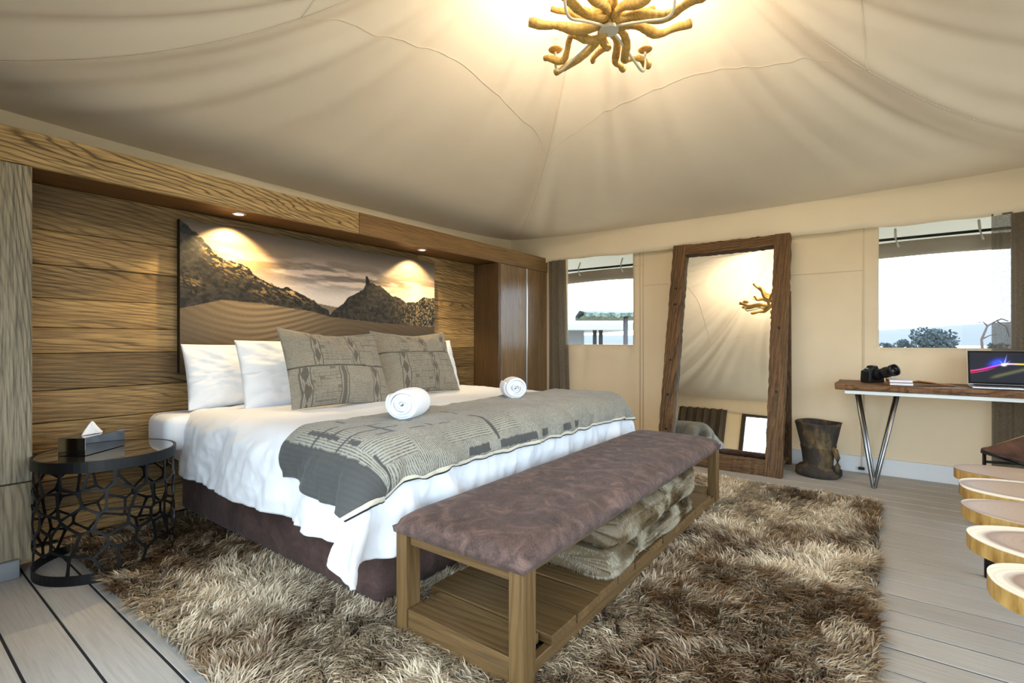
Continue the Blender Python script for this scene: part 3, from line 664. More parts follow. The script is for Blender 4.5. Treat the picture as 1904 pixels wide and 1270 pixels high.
put_pillow('cushion', 'right grey patterned cushion nearer to the far wardrobe', 'cushion', 2.70, 2.86, BT+.0, .76, .53, .17, math.radians(22), -.03, .0, 'grey patterned cushions', M['pattern'], tribal(2), 5, .05, 210, .6)

# rolled towels
def towel(label, x, y, z, L, R, rz):
    t = thing('rolled_towel', label, 'towel', (x, y, z), rz, 'rolled white towels')
    n = 220; th = np.linspace(0, 2*np.pi*5.0, n); r = R*(.015+.985*(th/th[-1]))
    ys = np.linspace(-L/2, L/2, 24); V = []
    for yy in ys:
        bulge = 1-.10*(abs(yy)/(L/2))**4
        wob = 1+.025*np.sin(th*1.3+yy*20)
        V.append(np.stack([np.full(n, yy)+.010*np.sin(th*.7)*(abs(yy)/(L/2))**6, r*np.cos(th+.6)*bulge*wob, R+r*np.sin(th+.6)*bulge*.90*wob], -1))
    V = np.array(V); me = mesh_np('terry_roll', V, grid_faces(24, n)); o = link('terry_roll', me, M['towel'], t, smooth=True); s = o.modifiers.new('t', 'SOLIDIFY'); s.thickness = R*.16; s.offset = -1
    return t
towel('rolled white towel nearer the camera, on the head edge of the throw', 1.70, 1.92, .712, .20, .080, math.radians(27))
towel('rolled white towel towards the far side of the bed', 2.73, 2.03, .712, .17, .076, math.radians(48))

# ------------------------------------------------------------------ bench at the foot of the bed
bn = thing('bench', 'long bench with brown suede seat and slatted wooden shelf at the foot of the bed', 'bench', (2.34, 1.16, 0))
def cushion_seat():
    n1, n2 = 90, 34; u = np.linspace(-1, 1, n1); v = np.linspace(-1, 1, n2); U, V = np.meshgrid(u, v, indexing='ij')
    fx = np.clip(1-np.abs(U)**26, 0, 1)**.5; fy = np.clip(1-np.abs(V)**6, 0, 1)**.5
    top = .022+.060*fx*fy+.006*(fbm(U*8, V*3, 2, 3)-.5)
    top = np.where((np.abs(U) == 1) | (np.abs(V) == 1), .022, top)
    X = U*1.13; Y = V*.30
    a = np.stack([X, Y, .395+top], -1).reshape(-1, 3); b = np.stack([X*.997, Y*.985, np.full_like(X, .395)], -1).reshape(-1, 3)
    g = grid_faces(n1, n2); F = [g, g[:, ::-1]+n1*n2]
    idx = np.arange(n1*n2).reshape(n1, n2); rim = np.concatenate([idx[:, 0], idx[-1, 1:], idx[-2::-1, -1], idx[0, -2:0:-1]]); r2 = np.roll(rim, -1)
    F.append(np.stack([rim, rim+n1*n2, r2+n1*n2, r2], -1))
    me = mesh_np('seat', np.concatenate([a, b]), np.concatenate(F)); link('seat', me, M['suede'], bn, smooth=True)
cushion_seat()
for sx in (-1, 1):
    for sy in (-1, 1):
        x = sx*1.085; y = sy*.262
        B().box(x-.035, x+.035, y-.028, y+.028, 0, .395).build('leg', M['bench'], bn, bevel=.004, seg=2)
    B().box(sx*1.085-.018, sx*1.085+.018, -.232, .232, .352, .393).build('apron', M['bench_y'], bn, bevel=.003, seg=1)
for sy in (-1, 1): B().box(-1.048, 1.048, sy*.262-.014, sy*.262+.014, .372, .394).build('apron', M['bench_x'], bn, bevel=.003, seg=1)
ns = 13; x = -1.12; wsl = 2.24/ns
for i in range(ns):
    xa, xb2 = x+i*wsl+.004, x+(i+1)*wsl-.004; zt = .125+rnd.uniform(-.003, .003)
    yw = .232 if i in (0, ns-1) else .285
    B().box(-(xb2-xa)/2, (xb2-xa)/2, -yw, yw, -.017, .017).build('slat', M['bench_y'], bn, ((xa+xb2)/2, rnd.uniform(-.004, .004), zt-.017), bevel=.004, seg=2)
for sy in (-1, 1): B().box(-1.05, 1.05, sy*.262-.016, sy*.262+.016, .045, .089).build('shelf_rail', M['bench_x'], bn, bevel=.003, seg=1)
B().box(-1.115, -1.075, -.232, .232, .03, .089).build('end_rail', M['bench_y'], bn, bevel=.003, seg=1)
B().box(1.075, 1.115, -.232, .232, .03, .089).build('end_rail', M['bench_y'], bn, bevel=.003, seg=1)

# folded fur blankets on the bench shelf
def blanket(label, cx, cy, z0, L, W, H, seed, folds):
    prof = []
    # folded cloth outline in the y-z plane: layers joined by rounded folds
    n1, n2 = 120, 96
    a = np.linspace(0, 2*np.pi, n2, endpoint=False); u = np.linspace(-1, 1, n1)
    U, A = np.meshgrid(u, a, indexing='ij'); c, s_ = np.cos(A), np.sin(A); e = .35
    y = W/2*np.sign(c)*np.abs(c)**e; z = H/2*np.sign(s_)*np.abs(s_)**.6
    crease = 0
    for q in folds: crease = crease+np.exp(-((z/H-q)/.035)**2)
    inset = crease*.022*(c < .2)
    k = (1-np.abs(U)**10)**.4*.10+.90; k = np.where(np.abs(U) == 1, .0, k)
    y = y*k+np.where(c < 0, inset, 0); z = z*k
    ripple = .030*(fbm(U*3+seed, A*1.2, seed, 3)-.5)
    X = U*L/2+np.where(np.abs(U) > .9, .012*np.sin(z/H*18), 0); P = np.stack([X, y+c*ripple, z+s_*ripple*.8+H/2+.012*np.sin(U*4+seed)*(s_ > 0)], -1)
    me = mesh_np('fur_blanket', P.transpose(1, 0, 2), grid_faces(n2, n1, True)); N = normals(np.concatenate([P, P[:, :1]], 1))[:, :-1]
    t = thing('fur_blanket', label, 'blanket', (cx, cy, z0), 0, 'folded fur blankets')
    colr = np.array(S(120, 104, 80)); attr_col(me, np.tile(colr, (len(me.vertices), 1))); link('folded_body', me, M['furb'], t, smooth=True)
    # short pile
    m = 110000; iu = rng.random(m)*(n1-1); ia = rng.random(m)*n2; i = iu.astype(int); j = ia.astype(int); j2 = (j+1) % n2; fi = (iu-i)[:, None]; fj = (ia-j)[:, None]
    Q = (P[i, j]*(1-fi)+P[np.minimum(i+1, n1-1), j]*fi)*(1-fj)+(P[i, j2]*(1-fi)+P[np.minimum(i+1, n1-1), j2]*fi)*fj
    Nn = N[i, j]; ctr = np.array([0, 0, H/2]); Nn = np.where(((Q-ctr)*Nn).sum(-1, keepdims=True) < 0, -Nn, Nn)
    keep = (Q[:, 1] < W*.30); Q = Q[keep]; Nn = Nn[keep]; m = len(Q)
    th = fbm(Q[:, 0]*5+seed, Q[:, 1]*5+Q[:, 2]*4, 3, 2)*6; dirv = Nn*.6+np.stack([np.cos(th), .5*np.sin(th), np.sin(th)*.8-.3], -1)*.8; dirv /= np.linalg.norm(dirv, axis=-1, keepdims=True)
    ln = .014*(.6+.8*rng.random((m, 1))); tip = Q+dirv*ln; sd = np.cross(dirv, rng.normal(size=(m, 3))); sd /= np.linalg.norm(sd, axis=-1, keepdims=True); w = .0007
    V = np.stack([Q-sd*w, Q+sd*w, tip], 1); me = mesh_np('pile', V, np.arange(m*3).reshape(-1, 3))
    pt = fbm(Q[:, 0]*6+seed*5, Q[:, 1]*5+Q[:, 2]*7, 5, 2); cc = np.array(S(120, 98, 66))+(np.array(S(192, 180, 156))-np.array(S(120, 98, 66)))*sm(.38, .60, pt)[:, None]
    cc = cc*(.8+.4*rng.random((m, 1))); attr_col(me, np.repeat(cc, 3, 0)); o = link('pile', me, M['furb'], t); o['kind'] = 'stuff'
blanket('flat folded fur blanket lying on the bench shelf, under the other', 2.37, 1.12, .126, 1.06, .50, .115, 1, (.0,))
blanket('rolled fold of fur blanket on top, just under the bench seat', 2.40, 1.09, .236, 1.02, .46, .150, 4, (.2,))

# ------------------------------------------------------------------ shag rug
RX0, RX1, RY0, RY1 = .70, 4.10, .03, 3.52
rug = B().box(RX0+.02, RX1-.02, RY0+.02, RY1-.02, .001, .012).build('shag_rug', M['rugback'], bevel=.003, seg=1)
tag(rug, 'deep brown and cream shag pile rug under the bed and bench', 'rug')
def pile():
    m = 300000
    x = RX0-.012+(RX1-RX0+.024)*rng.random(m); y = RY0-.012+(RY1-RY0)*rng.random(m)
    keep = ~((x > 1.45) & (x < 4.0) & (y > 2.0) & (y < 3.6))
    x, y = x[keep], y[keep]
    # clumps: tufts lean together around scattered centres
    cx = np.round(x/.055+.35*np.sin(y*37))*.055; cy = np.round(y/.055+.35*np.sin(x*31))*.055
    th = fbm(x*1.8, y*1.8, 1, 3)*11+3.0*(vn(cx*40, cy*40, 2)-.5)+rng.normal(size=len(x))*.4
    lean = np.clip(.95+.7*(vn(cx*33+5, cy*33, 3)-.5)+.22*rng.normal(size=len(x)), .25, 1.35)
    ln = .062*(.65+.6*rng.random(len(x)))
    dx = np.cos(th)*np.sin(lean); dy = np.sin(th)*np.sin(lean); dz = np.cos(lean)
    root = np.stack([x, y, np.full_like(x, .010)], -1)
    mid = root+np.stack([dx*.35, dy*.35, np.maximum(dz, .35)*.60+.15], -1)*ln[:, None]*.9
    tip = mid+np.stack([dx, dy, dz*.35-.06], -1)*ln[:, None]*.65; tip[:, 2] = np.maximum(tip[:, 2], .012)
    w = .0019+.0012*rng.random(len(x)); a = th+np.pi/2+rng.normal(size=len(x))*.5; sd = np.stack([np.cos(a), np.sin(a), .15*rng.normal(size=len(x))], -1)*w[:, None]
    V = np.stack([root-sd*.8, root+sd*.8, mid-sd, mid+sd, tip], 1)
    n = len(x); b = np.arange(n)[:, None]*5
    T = np.concatenate([b+np.array([0, 1, 3]), b+np.array([0, 3, 2]), b+np.array([2, 3, 4])])
    me = mesh_np('pile', V, T)
    patch = fbm(x*2.2+3, y*2.2, 4, 4); tuft = vn(cx*55, cy*55, 5)
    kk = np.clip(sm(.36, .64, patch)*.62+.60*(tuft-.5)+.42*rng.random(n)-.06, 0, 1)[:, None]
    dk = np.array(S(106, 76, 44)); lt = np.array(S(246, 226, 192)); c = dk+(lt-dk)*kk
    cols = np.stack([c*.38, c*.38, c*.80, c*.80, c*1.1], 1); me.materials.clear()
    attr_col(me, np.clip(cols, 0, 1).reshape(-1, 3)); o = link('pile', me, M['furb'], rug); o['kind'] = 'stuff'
pile()

# ------------------------------------------------------------------ lattice side table and tissue box
tcx, tcy, tr, tz = .785, 3.13, .277, .555
st = thing('side_table', 'round black metal side table with cell lattice and dark glass top', 'side table', (tcx, tcy, 0))
B().lathe([(tr, .0), (tr+.004, .0), (tr+.004, .045), (tr, .045), (tr, 0)], 64, cap=False).build('bottom_ring', M['iron'], st, smooth=False)
B().lathe([(tr-.02, tz-.05), (tr+.008, tz-.05), (tr+.008, tz), (tr-.002, tz), (tr-.002, tz-.02), (tr-.02, tz-.05)], 64, cap=False).build('top_rim', M['iron'], st)
B().lathe([(tr-.003, tz-.012), (tr-.003, tz-.003), (tr-.006, tz-.001)], 64).build('glass_top', M['darkglass'], st)
def lattice():
    H0, H1 = .043, tz-.049; circ = 2*math.pi*tr; r = np.random.default_rng(5); nc, nr = 17, 5; pts = []
    for j_ in range(nr):
        for i_ in range(nc): pts.append(((i_+.5*(j_ % 2)+r.uniform(-.36, .36))/nc*circ, H0+(j_+.5+r.uniform(-.30, .30))*(H1-H0)/nr))
    base = np.array(pts); n0 = len(base); al = []
    for dx in (-circ, 0, circ):
        for mode in (0, 1, 2):
            q = base.copy(); q[:, 0] += dx
            if mode == 1: q[:, 1] = 2*H0-q[:, 1]
            if mode == 2: q[:, 1] = 2*H1-q[:, 1]
            al.append(q)
    al = np.concatenate(al); cen = {}
    for i_ in range(len(al)):
        if not (-.12 < al[i_, 0] < circ+.12 and H0-.12 < al[i_, 1] < H1+.12): continue
        nb = np.argsort(((al-al[i_])**2).sum(1))[1:15]
        for a in range(14):
            for b_ in range(a+1, 14):
                k3 = tuple(sorted((i_, int(nb[a]), int(nb[b_]))))
                if k3 in cen: continue
                A, Bp, Cp = al[i_], al[nb[a]], al[nb[b_]]; d = 2*(A[0]*(Bp[1]-Cp[1])+Bp[0]*(Cp[1]-A[1])+Cp[0]*(A[1]-Bp[1]))
                if abs(d) < 1e-9: continue
                a2, b2, c2 = (A**2).sum(), (Bp**2).sum(), (Cp**2).sum()
                o = np.array([(a2*(Bp[1]-Cp[1])+b2*(Cp[1]-A[1])+c2*(A[1]-Bp[1]))/d, (a2*(Cp[0]-Bp[0])+b2*(A[0]-Cp[0])+c2*(Bp[0]-A[0]))/d]); R2 = ((A-o)**2).sum()
                if (((al-o)**2).sum(1) < R2*(1-1e-7)).any(): continue
                cen[k3] = o
    ed = {}
    for k3, o in cen.items():
        for p in ((0, 1), (0, 2), (1, 2)): ed.setdefault((k3[p[0]], k3[p[1]]), []).append(o)
    b = B()
    for pr_, os_ in ed.items():
        if len(os_) < 2: continue
        p, q = os_[0], os_[1]; m_ = (p+q)/2; L = float(np.hypot(*(q-p)))
        if L < .004 or not (0 <= m_[0] < circ and H0-.001 <= m_[1] <= H1+.001): continue
        if abs(p[1]-H0) < .002 and abs(q[1]-H0) < .002 or abs(p[1]-H1) < .002 and abs(q[1]-H1) < .002: continue
        n = 4; tx, tzz = (q-p)/L; V = []; F = []
        for k in range(n):
            t = k/(n-1)*1.08-.04; c = p+(q-p)*t; ww = .0078 if k in (0, n-1) else .0052
            for sd in (-1, 1):
                aa = (c[0]-sd*tzz*ww)/tr; zz = min(max(c[1]+sd*tx*ww, H0-.004), H1+.004)
                for r_ in (tr-.003, tr+.003): V.append((r_*math.cos(aa), r_*math.sin(aa), zz))
        for k in range(n-1):
            o = k*4; F += [(o, o+4, o+5, o+1), (o+2, o+3, o+7, o+6), (o, o+2, o+6, o+4), (o+1, o+5, o+7, o+3)]
        F += [(0, 1, 3, 2), (n*4-4, n*4-2, n*4-1, n*4-3)]; b.add(V, F)
    b.build('lattice', M['iron'], st)
lattice()
tb = thing('tissue_box', 'mirrored tissue box with a white tissue on the round side table', 'tissue box', (.735, 3.17, tz), math.radians(-14))
bx = B().box(-.065, .065, -.125, .125, .0, .085)
tb.rotation_euler = (0, 0, math.radians(-52))
bx.build('box_shell', M['chrome'], tb, bevel=.002, seg=1)
B().lathe([(.045, .0855), (.045, .0865), (.03, .0868)], 24, ell=(.6, 1.4)).build('slot', M['black'], tb)
def tissue():
    n = 26; V = []; F = []
    for j in range(8):
        t = j/7; r = .040*(1-t)**.8+.002
        for k in range(n):
            a = 2*math.pi*k/n; rr_ = r*(1+.25*math.sin(3*a+t*2)+.12*math.sin(7*a)); V.append((rr_*math.cos(a)*.55+.006*t, rr_*math.sin(a)*1.2-.012*t, .086+.062*t))
    for j in range(7):
        for k in range(n): F.append((j*n+k, j*n+(k+1) % n, (j+1)*n+(k+1) % n, (j+1)*n+k))
    B().add(V, F).build('tissue', M['paper'], tb, smooth=True)
tissue()

# ------------------------------------------------------------------ leaning floor mirror on its stand
mz = Matrix.Translation((4.47, 1.165, 0)) @ Matrix.Rotation(math.radians(13.0), 4, 'Y')
mr = thing('floor_mirror', 'tall floor mirror in a rough sleeper wood frame leaning at the canvas wall', 'mirror', (4.47, 1.165, 0)); mr.rotation_euler = (0, math.radians(13.0), 0)
MW, MH, FW = .515, 2.11, .125
def rough_beam(nm, m, x0, x1, y0, y1, z0, z1, seg, ax, seed):
    """timber with an uneven, chipped surface"""
    n = seg; V = []; F = []; r2 = random.Random(seed)
    ts = np.linspace(0, 1, n); k = 3
    for t in ts:
        ring_ = []
        for (a, c) in ((0, 0), (.5, -.0), (1, 0), (1, .5), (1, 1), (.5, 1), (0, 1), (0, .5)):
            ja = r2.uniform(-.004, .004); jc = r2.uniform(-.004, .004)
            if ax == 'Z': V.append((x0+(x1-x0)*a+ja, y0+(y1-y0)*c+jc, z0+(z1-z0)*t))
            else: V.append((x0+(x1-x0)*a+ja, y0+(y1-y0)*t, z0+(z1-z0)*c+jc))
    for i in range(n-1):
        for q in range(8): F.append((i*8+q, i*8+(q+1) % 8, (i+1)*8+(q+1) % 8, (i+1)*8+q))
    F += [tuple(range(8))[::-1], tuple((n-1)*8+q for q in range(8))]
    return B().add(V, F).build(nm, m, mr, bevel=0)
rough_beam('frame_post', M['mirrorwood'], 0, .085, -MW, -MW+FW, .0, MH, 60, 'Z', 1)
rough_beam('frame_post', M['mirrorwood'], 0, .085, MW-FW, MW, .0, MH, 60, 'Z', 2)
rough_beam('frame_rail', M['mirrorwood_y'], .004, .081, -MW+FW-.004, MW-FW+.004, MH-.105, MH-.004, 30, 'Y', 3)
rough_beam('frame_rail', M['mirrorwood_y'], .004, .081, -MW+FW-.004, MW-FW+.004, .004, .135, 30, 'Y', 4)
B().box(.050, .058, -MW+FW-.01, MW-FW+.01, .12, MH-.09).build('mirror_pane', M['mirror'], mr)
B().box(.060, .07, -MW+.03, MW-.03, .05, MH-.05).build('backing_board', M['mirrorwood'], mr)
for (yy, zz) in ((MW-.06, 1.66), (MW-.06, 1.50), (MW-.06, .95), (MW-.06, .62), (MW-.07, .3), (-MW+.06, 1.25), (-MW+.06, .70)):
    B().lathe([(.0, -.004), (.010, -.003), (.011, .004)], 12, (0, 0, 0)).build('bolt', M['iron'], mr, (-.002, yy, zz)).rotation_euler = (0, math.pi/2, 0)
for sy in (-1, 1):        # back struts of the easel, upright against the wall
    p0 = mz.inverted() @ Vector((XB-.06, 1.165+sy*.46, 0)); p1 = mz.inverted() @ Vector((XB-.10, 1.165+sy*.46, 1.55))
    d = (p1-p0); mt_ = d.to_track_quat('Z', 'Y').to_matrix().to_4x4(); mt_.translation = p0
    B().box(-.05, .05, -.015, .015, 0, d.length, mt_).build('back_strut', M['mirrorwood'], mr, bevel=.004, seg=1)
    p0 = mz.inverted() @ Vector((4.56, 1.165+sy*.46, .06)); p1 = mz.inverted() @ Vector((XB-.10, 1.165+sy*.46, .06)); d = p1-p0
    mt_ = d.to_track_quat('Z', 'Y').to_matrix().to_4x4(); mt_.translation = p0
    B().box(-.03, .03, -.015, .015, 0, d.length, mt_).build('stand_rail', M['mirrorwood'], mr, bevel=.004, seg=1)

# ------------------------------------------------------------------ carved mortar
def mortar():
    t = thing('wooden_mortar', 'dark weathered wooden mortar with side handle on the floor by the wall', 'mortar', (4.80, .43, 0))
    tn = NT('weathered_wood'); v = tn.co('Object', (1, 1, .4)); n1 = tn.noise(v, 9, 6, .65); n2 = tn.noise(v, 45, 4, .7)
    col = tn.ramp(n1, [(.32, S(46, 41, 37)), (.52, S(68, 60, 52)), (.62, S(108, 88, 56)), (.76, S(140, 124, 100))]); tn.bump(n2, .8, .008); mm = tn.fin(col, .85, 0, .25)
    n = 56; prof = [(.150, 0), (.163, .012), (.160, .055), (.140, .075), (.112, .082), (.110, .10), (.118, .18), (.128, .23), (.132, .235), (.132, .245), (.130, .25), (.150, .34), (.166, .418), (.172, .43), (.170, .437), (.152, .436), (.145, .42), (.130, .30), (.1, .26), (.01, .25)]
    b = B(); V = []; F = []
    for i, (r, z) in enumerate(prof):
        for k in range(n):
            a = 2*math.pi*k/n; q = r*(1+.025*math.sin(2*a+1)+.012*math.sin(5*a+i)+.01*rnd.uniform(-1, 1)); ex = 1.05 if z < .08 and i < 4 else 1
            V.append((q*math.cos(a), q*math.sin(a)*ex, z+.004*math.sin(3*a)))
    F = [(i*n+k, i*n+(k+1) % n, (i+1)*n+(k+1) % n, (i+1)*n+k) for i in range(len(prof)-1) for k in range(n)]+[tuple(range(n))[::-1], tuple((len(prof)-1)*n+k for k in range(n))]
    b.add(V, F).build('bowl', mm, t, smooth=True)
    hd = Vector((-.55, -.83, 0)).normalized()
    pts = [hd*.118+Vector((0, 0, .245)), hd*.150+Vector((0, 0, .225)), hd*.168+Vector((0, 0, .17)), hd*.170+Vector((0, 0, .11)), hd*.155+Vector((0, 0, .05))]
    B().tube(pts, [.020, .022, .020, .020, .024], 10).build('handle', mm, t, smooth=True)
mortar()

# ------------------------------------------------------------------ desk with hairpin legs and what lies on it
dk = thing('desk', 'thick old timber slab desk on steel hairpin legs along the canvas wall', 'desk', (4.80, -.60, 0))
def slab():
    n = 90; V = []; F = []; ys = np.linspace(.89, -.85, n)
    for i, y in enumerate(ys):
        c = .008*math.sin(y*9)+.006*math.sin(y*23)+rnd.uniform(-.004, .004); c2 = rnd.uniform(-.003, .003)
        for (x, z) in ((-.30+c, .735), (-.305+c+c2, .758), (-.296+c, .779), (-.15, .781), (.05, .780), (.222, .779), (.225, .735), (0, .733)): V.append((x, y+(.01*rnd.random() if i in (0, n-1) else 0), z+rnd.uniform(-.001, .001)))
    for i in range(n-1):
        for q in range(8): F.append((i*8+q, i*8+(q+1) % 8, (i+1)*8+(q+1) % 8, (i+1)*8+q))
    F += [tuple(range(8))[::-1], tuple((n-1)*8+q for q in range(8))]
    B().add(V, F).build('top', M['desk'], dk)
slab()
for xx in (-.255, .205): B().box(xx-.014, xx+.014, -.80, .835, .704, .732).build('rail', M['rail'], dk, bevel=.002, seg=1)
for yb in (.655, -.62):
    for xx in (-.235, .19):
        foot = Vector((xx+(.035 if xx < 0 else 0), yb+.0, .008)); tl = Vector((xx, yb+.105, .704)); tr_ = Vector((xx, yb-.14, .704))
        B().tube([tl, foot+Vector((0, .007, 0)), foot-Vector((0, 0, .006)), foot-Vector((0, .007, 0)), tr_], [.0115, .0105, .0105, .0105, .0115], 12).build('leg', M['steel'], dk, smooth=True)
DT = .7815
cm = thing('camera', 'black camera with a long zoom lens resting tilted on the desk', 'camera', (4.77, .045, DT), 0)
Dl = Vector((-.66, -.74, .0)).normalized()   # lens direction along the desk and towards the room
ang = math.atan2(Dl.y, Dl.x); cm.rotation_euler = (0, 0, ang); cm.scale = (1.1, 1.1, 1.1)
def cbody():
    poly = [(-.070, .0), (-.074, .02), (-.070, .082), (-.045, .092), (-.026, .098), (-.018, .118), (.018, .118), (.026, .098), (.05, .094), (.072, .085), (.074, .0)]
    Mx = Matrix(((0, 0, 1, 0), (1, 0, 0, 0), (0, 1, 0, 0), (0, 0, 0, 1)))
    b = B().prism([(p[0], p[1]) for p in poly], -.055, .0, Mx); b.box(-.030, .022, -.078, -.050, 0.002, .080); b.build('body', M['black'], cm, bevel=.006, seg=2)
    b = B(); pr = [(.030, .0), (.036, .006), (.036, .03), (.033, .034), (.033, .060), (.0365, .064), (.0365, .100), (.034, .104), (.036, .118), (.040, .126), (.040, .150), (.036, .151), (.034, .142)]
    b.lathe(pr, 36, cap=True); o = b.build('lens', M['black'], cm, smooth=True); o.location = (.0, .002, .052); o.rotation_euler = (0, math.radians(72), 0)
    b = B().lathe([(.0335, .1445), (.034, .1450), (.01, .1475), (.001, .148)], 32); o2 = b.build('front_glass', M['blackg'], cm, smooth=True); o2.location = o.location; o2.rotation_euler = o.rotation_euler
    B().lathe([(.0372, .075), (.0375, .077), (.0375, .094), (.0372, .096)], 36, cap=False).build('zoom_ring', plain('rubber', S(28, 28, 30), .8), cm, smooth=True)
    q = cm.children[-1]; q.location = o.location; q.rotation_euler = o.rotation_euler
    B().lathe([(.012, .0), (.012, .008), (.010, .010)], 16, (-.03, -.045, .092)).build('mode_dial', plain('grey_dial', S(120, 124, 130), .4, .4), cm, smooth=True)
    B().box(-.040, -.012, -.012, .012, .118, .122).build('hot_shoe', M['alu'], cm)
cbody()
for i, (yc, zc, rot, lab) in enumerate(((-.105, 0, .02, 'lower white notebook of the two lying on the desk'), (-.095, .021, .10, 'upper white notebook with leather ties on the desk stack'))):
    t = thing('notebook', lab, 'notebook', (4.63, yc, DT+zc), rot, 'notebooks on the desk')
    B().box(-.085, .085, -.066, .066, .0025, .0165).build('pages', M['paper'], t, bevel=.001, seg=1)
    B().box(-.088, .088, -.068, .069, .0165, .0195).build('cover', M['cover'], t, bevel=.001, seg=1); B().box(-.088, .088, -.068, .069, 0, .0025).build('cover', M['strap'], t, bevel=.001, seg=1)
    B().box(-.088, .088, .067, .071, .0, .0195).build('spine', M['strap'], t, bevel=.001, seg=1)
ls = thing('leather_strap', 'tan leather straps trailing from the notebooks across the desk', 'strap', (4.63, -.17, DT))
for kx in range(5):
    x0 = -.06+.03*kx; B().tube([(x0, .0, .030-.004*kx), (x0+.01, -.03, .036-.004*kx), (x0*.8+.03, -.10, .026-.003*kx), (x0*.5+.05, -.18, .012), (.03+x0*.3, -.235, .006)], [.008, .010, .010, .009, .006], 8, True, .5).build('thong', M['strap'], ls, smooth=True)
lt = thing('laptop', 'open silver laptop with a dark glowing screen on the desk', 'laptop', (4.69, -.675, DT))
B().box(-.135, .115, -.19, .19, .001, .014).build('base', M['alu'], lt, bevel=.004, seg=2)
kb = B()
for r_ in range(5):
    for c_ in range(13): kb.box(-.035+r_*.024, -.015+r_*.024, -.165+c_*.0255, -.143+c_*.0255, .0142, .0158)
o = kb.build('keys', M['black'], lt); o['kind'] = 'stuff'
B().box(-.115, -.05, -.05, .05, .0141, .0146).build('trackpad', plain('trackpad', S(186, 188, 190), .35, .7), lt)
hm = Matrix.Translation((.112, 0, .014)) @ Matrix.Rotation(math.radians(12), 4, 'Y')
B().box(-.004, .004, -.19, .19, .0, .245, hm).build('lid', M['alu'], lt, bevel=.003, seg=2)
B().box(-.0052, -.004, -.187, .187, .004, .242, hm).build('bezel', M['blackg'], lt)
B().tube([(.110, -.16, .012), (.110, .16, .012)], .006, 8).build('hinge', M['black'], lt, smooth=True)
def screen():
    nu, nv = 240, 130; u = np.linspace(0, 1, nu); v = np.linspace(0, 1, nv); U, V = np.meshgrid(u, v, indexing='ij')
    col = np.zeros((nu, nv, 3))+np.array([.012, .016, .028])
    yl = .36+.30*U+.10*np.exp(-((U-.5)/.25)**2); d = np.abs(V-yl)
    hue = np.stack([np.interp(u, [0, .28, .45, .52, .62, .75, 1], [.9, .95, .4, 1, 1, 1, 1])[:, None]+0*V, np.interp(u, [0, .28, .45, .52, .62, .75, 1], [.03, .02, .1, 1, .6, .8, .5])[:, None]+0*V, np.interp(u, [0, .28, .45, .52, .62, .75, 1], [.15, .6, 1, 1, .8, .05, 0])[:, None]+0*V], -1)
    col += hue*np.exp(-(d/.022)**2)[..., None]; col += np.array([.6, .03, .05])*(np.exp(-(np.abs(V-yl+.07)/.010)**2)*(1-sm(.25, .42, U)))[..., None]
    g = np.exp(-(((U-.40)/.10)**2+((V-yl-.10)/.10)**2))*(V > yl); col += np.array([.02, .08, .95])*g[..., None]
    for an, L in ((1.35, .30), (.75, .18), (2.2, .15), (2.9, .10)):
        px = U-.50; py = (V-.585)*.62; t = px*math.cos(an)+py*math.sin(an); q = -px*math.sin(an)+py*math.cos(an); k = np.exp(-(q/(.006+.02*np.clip(1-t/(L*.6), 0, 1)*.4))**2)*(t > 0)*np.clip(1-t/(L*.8), 0, 1); col += np.array([.45, .5, 1.0])*k[..., None]
    col += np.array([1, 1, 1])*np.exp(-(((U-.50)/.03)**2+((V-.58)/.03)**2))[..., None]
    col += np.array([.10, .10, .03])*(np.exp(-(np.abs(V-.12-.62*(U-.25))/.05)**2)*sm(.25, .4, U)*(1-sm(.75, .9, U)))[..., None]
    P = np.stack([np.full_like(U, -.0056), .175-.35*U, .018+.212*V], -1).reshape(-1, 3)
    P = np.array([tuple(hm @ Vector(p)) for p in P]); me = mesh_np('display', P, grid_faces(nu, nv)); attr_col(me, np.clip(col, 0, 1).reshape(-1, 3)); link('display', me, M['screen'], lt)
screen()
# wall lead behind the desk legs
wt = thing('wall_cord', 'thin pale cord hanging down the canvas wall behind the desk leg', 'cord', (XB-.045, .145, .0))
B().tube([(0, 0, .62), (.004, .003, .45), (0, -.002, .25), (-.006, .0, .12), (-.01, .0, .045)], .004, 6).build('cord', M['seam'], wt, smooth=True)
B().box(-.022, .008, -.022, .022, .03, .05).build('peg', M['iron'], wt, bevel=.004, seg=1)

# ------------------------------------------------------------------ leather sling chair
ch = thing('sling_chair', 'brown leather sling chair on a black metal frame behind the log coffee table', 'chair', (4.036, -.881, 0), math.radians(24)); ch.scale = (.72, 1, 1)
def sling():
    nu, nv = 30, 40; u = np.linspace(-1, 1, nu); v = np.linspace(0, 1, nv); U, V = np.meshgrid(u, v, indexing='ij')
    yy = np.interp(V, [0, .1, .45, .6, 1], [.37, .36, .0, -.16, -.30]); edge = np.interp(V, [0, .12, .5, 1], [.452, .462, .62, .83]); bot = np.interp(V, [0, .12, .45, .62, 1], [.440, .425, .335, .40, .80])
    q = np.abs(U)**3; zz = bot*(1-q)+edge*q; xx = U*np.interp(V, [0, .5, 1], [.25, .29, .27])
    o = link('leather_sling', mesh_np('leather_sling', np.stack([xx, yy, zz], -1), grid_faces(nu, nv)), M['leather'], ch, smooth=True); s = o.modifiers.new('t', 'SOLIDIFY'); s.thickness = .008
    B().tube([tuple(p) for p in np.stack([xx, yy, zz], -1)[0]], .006, 6).build('edge_stitching', plain('pale_thread', S(168, 140, 108), .8), ch, smooth=True)
    B().tube([tuple(p) for p in np.stack([xx, yy, zz], -1)[-1]], .006, 6).build('edge_stitching', plain('pale_thread2', S(168, 140, 108), .8), ch, smooth=True)
sling()
